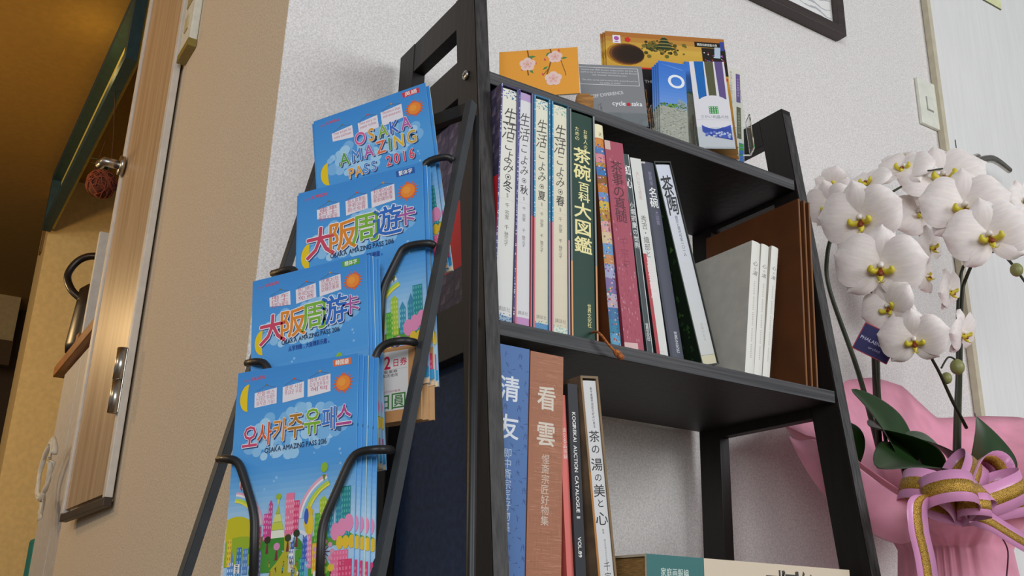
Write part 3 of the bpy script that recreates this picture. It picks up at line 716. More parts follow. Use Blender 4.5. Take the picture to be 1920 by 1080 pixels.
def kanun(A, w, h):
    A.rect(0, 0, w, h, 'a46a4c'); A.up(); random.seed(6)
    for k in range(420):
        x, y = random.random()*w*.8, random.random()*h*.995; l_ = w*(.1+.5*random.random()); A.rect(x, y, min(w, x+l_), y+.00045, random.choice(['b57a5c', '96603f', 'bd8467', 'ab7152']))
    for k in range(120):
        x, y = random.random()*w*.98, random.random()*h*.9; A.rect(x, y, x+.0004, y+h*.03, random.choice(['b57a5c', '96603f']))
    A.up()
    A.g('看', w*.5, h-80*PXM, w*.58, 44*PXM, 'd9cdbd', .02); A.g('雲', w*.5, h-142*PXM, w*.58, 44*PXM, 'd9cdbd', .02)
    A.vtext('惺斎宗匠好物集', w*.5, h-176*PXM, 17*PXM, 'd0bfae', 1.0, .002)
a = V((xr+.0002, 0, at(989, 657, 1, YS3).z)); b = at(1057, 670, 1, YS3); w = b.x-a.x
M = Matrix(((1, 0, 0, a.x+.0006), (0, 0, -1, YS3), (0, 1, 0, ZS3+.0004), (0, 0, 0, 1)))
hardback('brown_cloth_book', 'thick terracotta brown cloth book with silver vertical title beside the blue one', M, w-.0012, a.z-ZS3, .24, 'a46a4c', kanun, None, 0)
def salmon(A, w, h):
    A.rect(0, 0, w, h, 'dd7067'); A.up(); A.vtext('淡交名品目録', w*.62, h*.86, w*.62, 'f0d6cc', 1.05, .005); A.g('宗', w*.6, h*.24, w*.6, w*.6, 'f0d6cc')
M, w, h = place_book((1047, 740), (1063, 1080), (13, 2), YS3+.004, ZS3)
hardback('salmon_book', 'thin salmon pink book squeezed beside the thick terracotta one', M, w, h, .2, 'c9615a', salmon)
def kogire(A, w, h):
    A.rect(0, 0, w, h, '25262c'); A.up()
    A.htext('KOGIREKAI  AUCTION  CATALOGUE  II', w*.34, h-50*PXM, w*.48, 'eceae6', .022, rot=-pi/2, width=182*PXM)
    A.htext('VOL.89', w*.34, h-262*PXM, w*.48, 'eceae6', .022, rot=-pi/2, width=34*PXM)
M, w, h = place_book((1064, 719), (1080, 1080), (19, 3), YS3, ZS3)
hardback('auction_catalogue', 'black catalogue with white sideways lettering on its spine', M, w, h, .215, '1d1e22', kogire)
def chanoyu(A, w, h):
    A.rect(0, 0, w, h, 'd4d3d2'); A.up(); k_ = '1c1c1e'
    A.vtext('表千家歴代宗匠の好みに見る', w*.56, h-12*PXM, 5.6*PXM, k_, 1.0, .01)
    for ch, y_, s_ in zip('茶の湯の美と心', (100, 122, 149, 171, 194, 215, 241), (.80, .66, .86, .58, .86, .58, .92)):
        A.g(ch, w*.5, h-y_*PXM, w*s_, 27*s_*PXM, k_, .010)
    A.vtext('監修', w*.5, h-258*PXM, 4.5*PXM, '55555a'); A.vtext('朝日新聞社文化企画局', w*.55, h-275*PXM, 4.2*PXM, '77777a', 1.0)
    A.vtext('千宗左', w*.55, h-312*PXM, 15*PXM, k_, 1.12, 0)
M, w, h = place_book((1088, 704), (1122, 1080), (35, 5), YS3-.002, ZS3)
cased('tea_aesthetics_book', 'white spined book in a brown cardboard case leaning on the black catalogue', M, w, h, .215, mat('brown_cardboard_case', '7d6650', .7, noise_scale=40, noise_amt=.15), 'd4d3d2', chanoyu, None, .0028, inset=.0006,
      rim=rimstrip([('l', 0, .62, 'b5762a'), ('l', .62, 1, '8b6a42'), ('r', 0, 1, '806844'), ('t', 0, 1, '7d684a')]))
# horizontal book on the bottom
YF = .893
a = at(1212, 1041, 1, YF); b = at(1592, 1066, 1, YF); zt_ = (a.z+b.z)/2
def lying(A, w, h):
    A.rect(0, 0, w*.255, h, '35706f'); A.rect(w*.255, 0, w, h, 'd9c8b0'); A.up()
    A.htext('家庭画報編', w*.06, h*.76, h*.11, 'd0dcd2', .006, width=w*.125)
    A.up(); A.rect(w*.83, h*.2, w*.985, h*.78, '9cc0d8'); A.up()
    for i, ch in enumerate('茶道具'):
        A.g(ch, w*(.745-.072*i), h*.70, h*.50, h*.40, '3a3834', .006, rot=pi/2)
LZ = ZS3; lt = zt_-LZ
r_ = empty('lying_book', Matrix.Translation((a.x, YF, LZ+.0005)), 'cream and teal book lying flat on the bottom shelf', 'book')
lw = b.x-a.x
bm = bmesh.new(); bt = .0026
bbox(bm, 0, lw, 0, bt, -.0, .0) if 0 else None
prof = [(0, 0), (.255, 0), (.255, bt), (bt, bt), (bt, lt-bt-.0005), (.255, lt-bt-.0005), (.255, lt-.0005), (0, lt-.0005)]
me = prism_mesh(prof, 0, 0, lw, .0003)
obj('cover', me, cmat('lying_book_cover', 'cfc0a8', .6), r_)
bm = bmesh.new(); bbox(bm, .003, lw-.003, bt+.0005, .248, bt+.0004, lt-bt-.001, .0006); obj('page_block', from_bm(bm), M_PAGE2, r_)
A = Art(lw, lt-.0005); lying(A, lw, lt-.0005); A.build('spine_print', r_, M_PRINT, Matrix.Rotation(pi/2, 4, 'X'))
# book underneath hidden page block to the left
a2 = at(1157, 1052, 1, YF+.02)
bm = bmesh.new(); bbox(bm, a2.x, a.x-.0012, YF+.012, YF+.20, LZ+.0008, a.z-.0035, .002)
#TOP
bm.free()
# ================================================================== CARDS AND LEAFLETS ON THE TOP SHELF
def sheet_frame(tl, tr, left_dir, Y, az, tilt=0, zbase=ZS1):
    """sheet standing on the shelf: top corners at given pixels, left edge passing the pixel left_dir"""
    p0 = at(*tl, 1, Y); W = V((sin(az), cos(az), 0)); N = V((W.y, -W.x, 0))
    if N.dot(CAMP-p0) < 0: N = -N
    U = V((0, 0, 1))*cos(tilt)-N*sin(tilt); n = W.cross(U).normalized()
    if n.dot(CAMP-p0) < 0: n = -n
    a = at_plane(*tl, p0, n); b = at_plane(*tr, p0, n); c = at_plane(*left_dir, p0, n)
    x = (b-a).normalized(); y = n.cross(x).normalized()
    yl = (a-c).normalized()
    y = (y+yl*0).normalized(); w = (b-a).length
    zl = min(0, x.z*w); h = (a.z+zl-zbase-.0006)/y.z
    if x.z < 0: h = (b.z-zbase-.0006)/y.z
    else: h = (a.z-zbase-.0006)/y.z
    o = a-y*h
    return Matrix(((x.x, y.x, n.x, o.x), (x.y, y.y, n.y, o.y), (x.z, y.z, n.z, o.z), (0, 0, 0, 1))), w, h
def card(name, label, M, w, h, th, art, cat='leaflet', group=None, m=None, base='e6e2dc', bevel=0):
    bm = bmesh.new(); bbox(bm, 0, w, 0, h, -th, 0, bevel)
    r = obj(name, from_bm(bm), m or cmat(name+'_paper', base, .5), None); r.matrix_world = M
    tag(r, label, cat, group)
    if art:
        A = Art(w, h); art(A, w, h); A.build('cover_print', r, M_GLOSS)
    return r
def sub(M, dx, dy, dz): return M @ Matrix.Translation((dx, dy, dz))
AZ = radians(120)
# orange card with blossoms
def blossom(A, x, y, r):
    for k in range(5): A.circ(x+r*.55*cos(k*2*pi/5+.3), y+r*.55*sin(k*2*pi/5+.3), r*.52, 'f0cfc6', 12)
    A.up()
    for k in range(5): A.circ(x+r*.42*cos(k*2*pi/5+.3), y+r*.42*sin(k*2*pi/5+.3), r*.2, 'e8b8b4', 8)
    A.circ(x, y, r*.2, 'e8a8a8', 10); A.up()
    for k in range(5): A.circ(x+r*.14*cos(k*1.3), y+r*.14*sin(k*1.3), r*.05, 'd9a23a', 6)
def line(A, pts, wd, c):
    for (xa, ya), (xb, yb) in zip(pts, pts[1:]):
        d = hypot(xb-xa, yb-ya) or 1e-9; nx, ny = -(yb-ya)/d*wd/2, (xb-xa)/d*wd/2
        A.poly([(xa+nx, ya+ny), (xb+nx, yb+ny), (xb-nx, yb-ny), (xa-nx, ya-ny)], c)
def leaf(A, x, y, a, l, wd, c):
    A.poly([(x, y), (x+l*.5*cos(a)-wd*sin(a), y+l*.5*sin(a)+wd*cos(a)), (x+l*cos(a), y+l*sin(a)), (x+l*.5*cos(a)+wd*sin(a), y+l*.5*sin(a)-wd*cos(a))], c)
def orange(A, w, h):
    A.rect(0, 0, w, h, 'f0a53c'); A.up(); H = w*.60; t = h  # drawn from the top down
    def P(u, v): return (w*u, t-H*v)
    br = '8a5a22'
    line(A, [P(.36, 0), P(.37, .10), P(.38, .30), P(.36, .55), P(.37, .66)], w*.018, br)
    line(A, [P(.65, 0), P(.66, .07), P(.66, .3), P(.63, .5), P(.60, .66)], w*.018, br)
    line(A, [P(.78, .3), P(.81, .5), P(.83, .62), P(.84, .72)], w*.010, br); line(A, [P(.63, .5), P(.56, .66)], w*.01, br)
    for u, v, a_ in ((.36, .14, 2.4+3.14), (.38, .17, -.1), (.65, .08, 4), (.78, .27, .1), (.38, .5, -.9), (.62, .45, 3.8)): leaf(A, *P(u, v), a_, w*.09, w*.018, '4b8a4a')
    for u, v in ((.47, .39), (.59, .32), (.77, .10), (.30, .54), (.56, .70)): leaf(A, *P(u, v), 1.9, w*.055, w*.016, 'd9575a')
    A.up(); blossom(A, *P(.36, .37), w*.10); blossom(A, *P(.71, .22), w*.09); blossom(A, *P(.68, .78), w*.105)
M, w, h = sheet_frame((936, 98), (1083, 88), (938, 140), 1.02, radians(128), radians(6))
card('orange_card', 'orange card with pink blossoms painted on it, left on the top shelf', M, w, h, .0022, orange, 'card', base='f2e8d8')
# small wooden stand block
p = at(1084, 186, 1, .985); q = at(1099, 186, 1, .985)
bm = bmesh.new(); bbox(bm, 0, .024, -.012, .012, 0, .02, .0012); bbox(bm, .004, .020, -.002, .002, .02, .026, .0006)
o_ = obj('card_stand', from_bm(bm), mat('varnished_wood_block', 'a87434', .5, noise_scale=60, noise_amt=.2, stretch=(1, 1, 6))); o_.location = (p.x-.001, .99, ZS1+.0004); o_.rotation_euler[2] = -.5
o_.scale = (1, 1, (at(1090, 180, 1, .99).z-ZS1)/.026)
tag(o_, 'small varnished wooden block between the orange card and the grey leaflet', 'card stand')
# grey leaflet in a clear holder
def grey(A, w, h):
    A.rect(0, 0, w, h, '86878a'); A.up(); c = 'dcdcdc'; H = w*.95; t = h
    def y(v): return t-H*v
    x0, x1 = .0, w*.93
    for a_, b_ in (((x0, y(.055)), (x1, y(.055))), ((x0, y(.40)), (x1, y(.40)))): line(A, [a_, b_], w*.009, c)
    line(A, [(x1, y(.055)), (x1, y(.40))], w*.009, c)
    rows = ['To have your FREE discount, simply present this flyer to', 'staff at any of the listed activities or use the discount', 'code "becosaka" when booking online', '', 'This offer can be used as many times as you like and for', 'any number of people!']
    for i, t_ in enumerate(rows):
        if t_: L_ = len(t_)/56; A.htext(t_, w*(.47-.44*L_), y(.115+.052*i), w*.040, c, -.002, width=w*.88*L_)
    A.htext('WE BEEF EXPERIENCE', w*.02, y(.70), w*.085, c, .004, rot=radians(11), width=w*.66)
    A.htext('cycle', w*.47, y(.80), w*.115, 'f2f2f2', .02, width=w*.21); A.circ(w*.725, y(.775), w*.035, 'c8202a', 5); A.circ(w*.725, y(.775), w*.028, 'c8202a', 3)
    A.htext('saka', w*.77, y(.80), w*.115, 'f2f2f2', .02, width=w*.17)
M, w, h = sheet_frame((1085, 120), (1203, 125), (1087, 180), 1.02, radians(116), radians(7))
card('grey_leaflet', 'grey leaflet with a white outlined text box standing in a clear holder', M, w, h, .0010, grey, 'leaflet', base='8a8a8c')
def holder(M, w, hb, d, label, lip=.012):
    r = empty('leaflet_holder', M, label, 'holder', 'clear leaflet holders on the top shelf')
    bm = bmesh.new(); bbox(bm, 0, w, 0, .002, -d, .0); bbox(bm, 0, w, .002, hb, -d, -d+.002); obj('back_panel', from_bm(bm), M_CLR2, r)
    bm = bmesh.new(); bbox(bm, 0, w, 0.0, hb*.30, .0002, .0014); obj('front_panel', from_bm(bm), M_CLR2, r)
    for x in (-.0021, w+.0001):
        bm = bmesh.new(); bbox(bm, x, x+.002, 0, hb*.5, -d, .002, .0006); obj('side_panel', from_bm(bm), M_CLR2, r)
    return r
M_CLR2 = mat('clear_acrylic', 'f4f8f8', .04, trans=1, spec=.5)
for n_ in M_CLR2.node_tree.nodes:
    if n_.type == 'BSDF_PRINCIPLED': n_.inputs['IOR'].default_value = 1.12
holder(sub(M, w*.3, 0, .0012), w*.72+.004, h*.7, .014, 'clear acrylic holder round the grey leaflet on the top shelf')
# castle leaflets
def castle(A, w, h):
    H = w*.62; t = h
    def P(u, v): return (w*u, t-H*v)
    A.grad(0, 0, w, h, [(0, '8e5a1c'), (max(.01, 1-H/h), 'c98a28'), (1-.25*H/h, 'd9b04a'), (1, 'b06a2e')], 24); A.up()
    for k in range(10): A.circ(*P(.15+.01*k, .36), w*(.17-.012*k), ['d8a83a', 'b07c28', '7a4a1c', '4a2c16', '3a2212', '32200f', '2e1e10', '2c1c10', '2c1c10', '2a1a0e'][k], 18, H*(.20-.014*k)); A.up()
    for k in range(60):
        random.seed(k); u, v = random.gauss(.47, .085), random.gauss(.22, .06); A.circ(*P(u, min(.5, max(.03, v))), w*.02*random.uniform(.4, 1), random.choice(['6a6a26', '4a4a1e', '7a6a2c', '2e3418', '8a6a22']), 7)
    A.up()
    for i in range(4): u0 = .045*(4-i)*.55; yv = .24-.055*i*.95; A.poly([P(.49-.10+.022*i, yv), P(.49+.10-.022*i, yv), P(.49+.06-.015*i, yv-.035), P(.49-.06+.015*i, yv-.035)], '2c3a22'); A.poly([P(.49-.055+.013*i, yv-.035), P(.49+.055-.013*i, yv-.035), P(.49+.05-.013*i, yv-.055), P(.49-.05+.013*i, yv-.055)], '8e8448')
    A.rect(*P(.06, .19), *P(.125, .06), 'f2eef2'); A.up(); A.circ(*P(.092, .11), w*.022, 'b65aa8', 10); A.circ(*P(.092, .165), w*.018, 'c88ac0', 8, w*.006)
    for k in range(5): A.circ(w*.185+w*.014*cos(k*1.26), t-H*.12+w*.014*sin(k*1.26), w*.013, 'd8322c', 6)
    A.rect(*P(.745, .16), *P(.98, .075), '1c1612'); A.rect(*P(.80, .62), *P(1, .17), '231b16'); A.up()
    A.htext('関西伝統芸能の夜', w*.765, t-H*.138, w*.03, 'f0ece0', .01, width=w*.17)
    for k in range(40):
        random.seed(100+k); A.rect(w*(.81+.17*random.random()), t-H*(.25+.33*random.random()), w*(.81+.17*random.random()) if 0 else w*.985, t-H*.60, '2a201a') if 0 else A.circ(w*(.81+.17*random.random()), t-H*(.22+.36*random.random()), w*.006, random.choice(['e8c84a', 'c84a3a', '4a6ad0', 'e8e4d8', 'b04ab0']), 5)
    A.poly([P(.90, .33), P(.95, .33), P(.96, .15), P(.91, .15)], 'b8c8d8'); A.poly([P(.955, .2), P(.995, .2), P(.995, .05), P(.96, .05)], '3a4a9a')
    A.up(); A.circ(w*.505, t-H*.56, w*.075, '4a2450', 16, w*.055)
    for k in range(12): A.poly([(w*.505+w*.05*cos(k*.524-.2), t-H*.60+w*.04*sin(k*.524-.2)), (w*.505+w*.105*cos(k*.524), t-H*.62+w*.06*sin(k*.524)), (w*.505+w*.05*cos(k*.524+.2), t-H*.60+w*.04*sin(k*.524+.2))], 'c8202a')
    A.up(); A.circ(w*.505, t-H*.55, w*.062, '4a2450', 16, w*.04); A.up(); A.htext('TAKE', w*.455, t-H*.585, w*.045, 'f0d84a', .02, width=w*.10)
    A.rect(*P(0, .70), *P(.99, .655), 'd83020')
for k, dx in enumerate((.006, .003, 0)):
    M, w, h = sheet_frame((1134, 58), (1357, 74), (1138, 118), 1.075, radians(116), radians(7))
    card('castle_leaflet', ['front golden leaflet picturing a castle among trees at the back of the top shelf', 'middle castle leaflet showing only as a thin red-brown left edge', 'rearmost castle leaflet whose red-brown left edge sticks out furthest'][k], sub(M, -.0035*k, -.0005*k*0, -.0022*k), w, h-.0012*k, .0012, castle, 'leaflet', 'castle leaflets at the back', base='a0522c')
# black leaflet with flames
def flames(A, w, h):
    A.rect(0, 0, w, h, '1a1214'); A.up(); t = h; H = w*1.7
    A.rect(0, t-w*.05, w, t, 'd03024'); random.seed(9)
    for k in range(170):
        u, v = random.random(), random.random()**1.5; A.circ(w*(.05+.88*u), max(w*.07, t-H*(1.0-.34*v)), w*.05*random.uniform(.3, 1), random.choice(['c8701c', 'e09a2a', '8a3a12', 'b0501a', '5a2410']), 6)
    A.up(); A.g('친', w*.52, t-H*.17, w*.22, w*.2, 'e8e8e8'); A.htext('THE. DAY', w*.22, t-H*.285, w*.13, 'c8c8c8')
M, w, h = sheet_frame((1190, 126), (1262, 129), (1196, 200), 1.045, radians(118), radians(7))
card('night_leaflet', 'black leaflet with glowing orange foot between the grey and the blue ones', M, w, h, .0015, flames, base='2a1c1a')
# blue leaflets with a big O
def oleaf(A, w, h):
    t = h; H = w*2.6
    A.grad(0, 0, w, h, [(0, '9db8e0'), (.35, '86a8e4'), (.75, '4a84d8'), (1, '3c74cc')], 24); A.up()
    for k in range(7): A.poly([(w*(.05+.1*k), t-H*.04-w*.02*k), (w*(.5+.07*k), t-H*.07-w*.015*k), (w*(.45+.07*k), t-H*.08-w*.015*k)], '6a9ae4')
    A.up(); A.htext('OSAKA', w*.38, t-H*.40, w*.62, 'f2f4f8', .012, width=w*2.2) if 0 else A.g('O', w*.64, t-H*.315, w*.80, w*.80, 'f2f4f8', .02)
    A.up(); random.seed(12)
    for k in range(90): A.circ(w*(.05+.9*random.random()), t-H*(.70+.055*random.random()), w*.035, random.choice(['4a7a2c', '6a9a3a', '2e5a20', '7aa84a']), 6)
    A.poly([(w*.6, t-H*.8), (w*.99, t-H*.8), (w*.99, t-H*.66), (w*.70, t-H*.60)], '8fa2a8'); A.poly([(0, 0), (w, 0), (w, t-H*.78), (0, t-H*.735)], 'a8aa9c'); A.up()
    for k in range(200):
        x, y = w*random.random()*.9, (t-H*.79)*random.random(); A.rect(x, max(0, y), x+w*.05, max(0, y)+w*.03, random.choice(['8e9084', 'c2c4b6', '7a7c70', '989a8c']))
    A.up()
    for k in range(60): A.circ(w*(.62+.35*random.random()), t-H*(.66+.13*random.random()), w*.02, random.choice(['6a7a80', 'b4c0c4', '3e5a2c']), 5)
for k in range(4):
    M, w, h = sheet_frame((1234, 113), (1285, 121), (1242, 200), 1.005, radians(112), radians(7))
    card('blue_leaflet', ['frontmost blue sky leaflet with a big white letter O', 'second blue sky leaflet, its edge just left of the front one', 'third blue sky leaflet in the fanned bundle', 'rearmost blue sky leaflet, showing furthest to the left of its bundle'][k], sub(M, -.0028*k, 0, -.002*k-.0002), w, h-.003*k, .0012, oleaf, 'leaflet', 'blue leaflets on the top shelf', base='5a8ad0')
M, w, h = sheet_frame((1283, 115), (1320, 121), (1289, 200), 1.012, radians(112), radians(7))
card('stone_wall_leaflet', 'blue and stone-grey leaflet strip squeezed behind the striped white leaflet', M, w, h, .002, oleaf, base='5a78b0')
# white leaflet with three stripes
def stripes(A, w, h):
    t = h; H = w*2.75; A.rect(0, 0, w, h, 'e4e2e6'); A.up()
    for u0, u1, c in ((.13, .40, '1f6ab8'), (.43, .68, '5c5c40'), (.72, .95, '66548a')):
        uu = .06; A.poly([(w*u0, t), (w*u1, t), (w*(u1-.02), t-H*.48), (w*(u0+.02), t-H*.48)], c)
    A.up(); A.circ(w*.54, t-H*.56, w*.47, 'e4e2e6', 28, w*.35); A.up()
    A.rect(w*.40, t-H*.66, w*.66, t-H*.57, '2f9a3c'); A.up()
    for i in range(4):
        for j in range(4): A.circ(w*(.43+.067*i), t-H*(.583+.022*j), w*.018, 'e4e2e6', 6)
    A.htext('さかい利晶の杜', w*.13, t-H*.715, w*.12, '8a8a98', .0, width=w*.80)
    A.rect(w*.0, t-H*.737, w, t-H*.735, 'b8b6c0')
    A.poly([(w*.14, t-H*.80), (w*.30, t-H*.835), (w*.52, t-H*.85), (w*.72, t-H*.83), (w*.95, t-H*.795), (w*.95, max(0, t-H*.98)), (w*.30, max(0, t-H*.93)), (w*.14, max(0, t-H*.88))], '4058b8'); A.up()
    random.seed(2)
    for k in range(40): A.circ(w*(.2+.7*random.random()), max(.004, t-H*(.88+.07*random.random())), w*.035, random.choice(['c8d0f0', '8a9ae0', '5a70d0', 'e0e4f4']), 7)
M, w, h = sheet_frame((1292, 115), (1357, 116), (1306, 250), .985, radians(120), radians(7))
card('striped_leaflet', 'white leaflet with blue, olive and purple stripes at the front of the top shelf', M, w, h, .0015, stripes, base='d8d4c8')
holder(sub(M, -.004, -0, .0016), w*1.55, h*.75, .02, 'clear acrylic holder under the striped white leaflet on the top shelf')
def sideleaf(A, w, h):
    t = h; H = h*1.02; A.rect(0, 0, w, h, 'd8d4c8'); A.up()
    A.rect(w*.60, t-H*.36, w*.86, t-H*.05, '6a568e'); A.rect(w*.60, t-H*.74, w*.86, t-H*.41, '5e5e44'); A.rect(w*.7, 0, w*.98, t-H*.78, '3a70b8'); A.rect(w*.7, t-H*.85, w*.98, t-H*.79, '3a9a3c'); A.up()
    A.vtext('茶の湯と与謝野晶子の生涯を体験できる文化施設', w*.30, t-H*.04, w*.18, '9a968a', 1.02); A.vtext('千利休茶の湯館', w*.73, t-H*.10, w*.14, 'b8b0cc', 1.3); A.vtext('与謝野晶子記念館', w*.73, t-H*.46, w*.14, 'b4b49c', 1.3)
M, w, h = sheet_frame((1361, 124), (1391, 133), (1375, 250), .985, radians(104), radians(6))
card('side_leaflet', 'white leaflet with vertical writing and purple and olive blocks, right end of top shelf', M, w, h, .006, sideleaf, base='d2cfc2')

# ================================================================== LEAFLET RACK
RA = radians(-22); RW = V((-sin(RA), -cos(RA), 0)); RN = V((-cos(RA), sin(RA), 0))     # width (towards the viewer), normal
_q = ray(878, 190); RO = CAMP+_q*(.90/hypot(_q.x, _q.y)); RO = V((RO.x, RO.y, 0))
RM = Matrix(((RW.x, RN.x, 0, RO.x), (RW.y, RN.y, 0, RO.y), (0, 0, 1, 0), (0, 0, 0, 1)))   # local x width, y out, z up
RI = RM.inverted()
def rk(px, py, w=None, n=None):
    """pixel to rack coordinates on the plane x = w or y = n"""
    p = at_plane(px, py, RM @ V((w, 0, 0)), RW) if w is not None else at_plane(px, py, RM @ V((0, n, 0)), RN)
    return RI @ p
rack = empty('leaflet_rack', RM, 'black metal leaflet rack with four tiers standing against the bookshelf side', 'leaflet rack')
tp = rk(878, 190, w=0); bt_ = rk(700, 1080, w=0); sl = (bt_.y-tp.y)/(tp.z-bt_.z)
def bn(z): return tp.y+(tp.z-z)*sl
RWD = -.25; bw = .0085; bt2 = .003
#print('rack', tp, bt_, sl)
for x, nm in ((0, 'side_bar'), (RWD, 'side_bar')):
    dv = V((0, bn(0.0)-tp.y, -tp.z)).normalized(); pr_ = V((0, dv.z, -dv.y))
    pts = [(tp.y, tp.z), (bn(.0), .0)]
    W2_ = .011
    a = [(pts[0][0]-W2_*abs(pr_.y)*1, pts[0][1]), (pts[0][0]+W2_*0, pts[0][1]+.002), (pts[1][0], 0), (pts[1][0]-W2_*1.0, 0)]
    me = prism_mesh(a, 0, x-.004, x+.004, .0006)
    if x: 
        for v in me.vertices: v.co.x += -.045+.075*v.co.z/tp.z
    obj(nm, me, M_BAR, rack)
    tube('rear_leg', [(x+(.02 if x else 0), tp.y-.014, tp.z-.012), (x, tp.y-.04, tp.z*.5), (x-(.03 if x else 0), tp.y-.075, 0.002)], .0045, M_BLACK, rack, 8)
box('top_crossbar', (RWD+.0345, -.0042, tp.y-.010, tp.y-.0005, tp.z-.014, tp.z), M_BLACK, rack, .001)
tube('floor_brace', [(RWD+.005, bn(.12)-.006, .12), (-.005, bn(.12)-.006, .12)], .004, M_BLACK, rack, 8)

# --- city illustration of the leaflet covers
def cover_art(A, w, h, title, badge, badge_c, small, tagline):
    s_top = [1]
    def X(u): return w*u
    kk = .78 if title[0] == '오' else .69
    def Y(v): return h*(1-(1-v)*(.80 if v > .78 else kk)) if s_top[0] else h*v*1.5
    A.grad(0, 0, w, h, [(0, 'e8dcb8'), (.02, '9cc8ec'), (.30, 'bcd8ee'), (.42, '86bce8'), (.55, '4c9ade'), (.7, '4f9ee0'), (1, '3c8cd6')], 40); A.up()
    random.seed(31)
    for k in range(90):       # pale cloud of circles behind the title
        a_ = random.random()*2*pi; rr = random.random()**.5; A.circ(X(.50+.40*rr*cos(a_)), Y(.61+.13*rr*sin(a_)+.03*cos(a_)), w*random.uniform(.025, .055), random.choice(['8cc2ec', '9accf0', '7ab6e8', 'a6d2f2']), 12)
    A.up()
    for k in range(14): A.circ(X(random.uniform(.05, .95)), Y(random.uniform(.30, .56)), w*random.uniform(.006, .014), '8cc0ec', 8)
    A.htext('enjoy', X(.05), Y(.942), w*.03, 'b05a80', width=w*.055); A.htext('KANSAI', X(.115), Y(.942), w*.040, 'd8343c', .02, width=w*.12)
    # badge
    A.poly([(X(.80), Y(.945)), (X(.945), Y(.945)), (X(.94), Y(.983)), (X(.795), Y(.983))], badge_c); A.up(); A.htext(badge, X(.815), Y(.953), w*.042, 'f4f4f0', .02, width=w*.11)
    # signs
    for i, (x0, y0, x1, y1) in enumerate(((.16, .785, .345, .875), (.395, .795, .57, .885), (.60, .805, .785, .905))):
        s_ = .01
        A.poly([(X(x0), Y(y0-s_)), (X(x1), Y(y0+s_*.4)), (X(x1-.005), Y(y1+s_*.4)), (X(x0-.005), Y(y1-s_))], 'e8e4ec'); A.up()
        xm = (x0+x1)/2; line(A, [(X(x0+.01), Y(y1)), (X(xm), Y(y1+.025)), (X(x1-.01), Y(y1+.006))], w*.003, '5a6a8a'); A.circ(X(xm), Y(y1+.028), w*.013, ['6a7a6a', 'd0543a', 'c89048'][i], 6, w*.008)
        for j, t_ in enumerate(small[i]): A.htext(t_, X(x0+.012), Y(y1-.028-.027*j), w*.038, 'c06a80', .0, width=w*(x1-x0-.03))
    # sun and moon
    pts = []
    for k in range(36): rr = w*(.055 if k % 2 else random.uniform(.075, .092)); pts.append((X(.885)+rr*cos(k*pi/18), Y(.845)+rr*sin(k*pi/18)))
    for k in range(36): A.poly([(X(.885), Y(.845)), pts[k], pts[(k+1) % 36]], 'e0622c')
    A.up(); A.circ(X(.885), Y(.845), w*.055, 'ea8a34', 20); A.up(); A.circ(X(.875), Y(.85), w*.03, 'ee9c40', 12)
    n_ = 14; out = []
    cy_ = .672 if title[0] != '오' else .875
    for k in range(n_):
        a0, a1 = pi*k/n_, pi*(k+1)/n_
        A.poly([(X(.105)-w*.072*sin(a0), h*cy_+w*.105*cos(a0)), (X(.105)-w*.008*sin(a0), h*cy_+w*.100*cos(a0)), (X(.105)-w*.008*sin(a1), h*cy_+w*.100*cos(a1)), (X(.105)-w*.072*sin(a1), h*cy_+w*.105*cos(a1))], 'e8c81e')
    A.up()
    # title: dark shadow, white rim, coloured face
    def tchar(ch, x, y, sx, sy, c, sh=0):
        z0 = A.z
        A.g(ch, x+w*.010, y-w*.012, sx, sy, '2c4a80', .03, shear=sh); A.z = z0+6e-5
        A.g(ch, x, y, sx, sy, 'f0eef2', .055, shear=sh); A.z = z0+12e-5; A.g(ch, x, y, sx, sy, c, .020, shear=sh); A.z = z0
    pal = ['cc4664', 'e08a2c', '7cb43c', '2c6cc4', 'a85aa0']
    if title == 'OSAKA':
        for i, ch in enumerate('OSAKA'): tchar(ch, X(.40+.100*i), Y(.725), w*.125, w*.165, ['d8609c', 'e0a030', '8ab04a', '3a6ac8', 'b860a8'][i])
        for i, ch in enumerate('AMAZING'): tchar(ch, X(.25+(.0, .105, .215, .32, .395, .475, .585)[i]), Y(.60), w*.125, w*.165, ['5aa04a', '4a8ad0', 'b860a8', 'e0704a', '4a9a50', 'dcb838', 'c8a84a'][i])
        for i, ch in enumerate('PASS 2016'): tchar(ch, X(.30+.065*i), Y(.47), w*.10, w*.13, ['e0a030', 'e0a030', '4a8ad0', '4a8ad0', '000000', 'd8485c', 'd8485c', 'd8485c', 'd8485c'][i])
        z1 = 0
    else:
        if title[0] == '오': cells = [(.14, .605, .150), (.262, .614, .135), (.385, .624, .135), (.512, .636, .150), (.648, .648, .155), (.778, .648, .135), (.900, .652, .145)]; cc = ['c84a70', 'd85a2c', 'd88a2c', 'b07a20', '7cb42c', '3a78cc', 'b04a90']
        else: cells = [(.19, .60, .25), (.37, .615, .24), (.545, .63, .24), (.72, .642, .24), (.865, .648, .16)]; cc = pal
        for ch, (x, y, s_), c in zip(title, cells, cc): tchar(ch, X(x), Y(y), w*s_, w*s_*(1.35 if title[0] == '오' else 1.05), c)
        A.up().up().up(); A.z += 1e-4
        A.htext('OSAKA AMAZING PASS 2016', X(.27), Y(.505 if title[0] == '오' else .475), w*.052, '1e2c50', .016, rot=radians(1.0), width=w*.50)
        if tagline: A.htext(tagline, X(.33), Y(.42), w*.045, '24489a', .02, width=w*.36)
    A.z = 6.5e-4; s_top[0] = 0
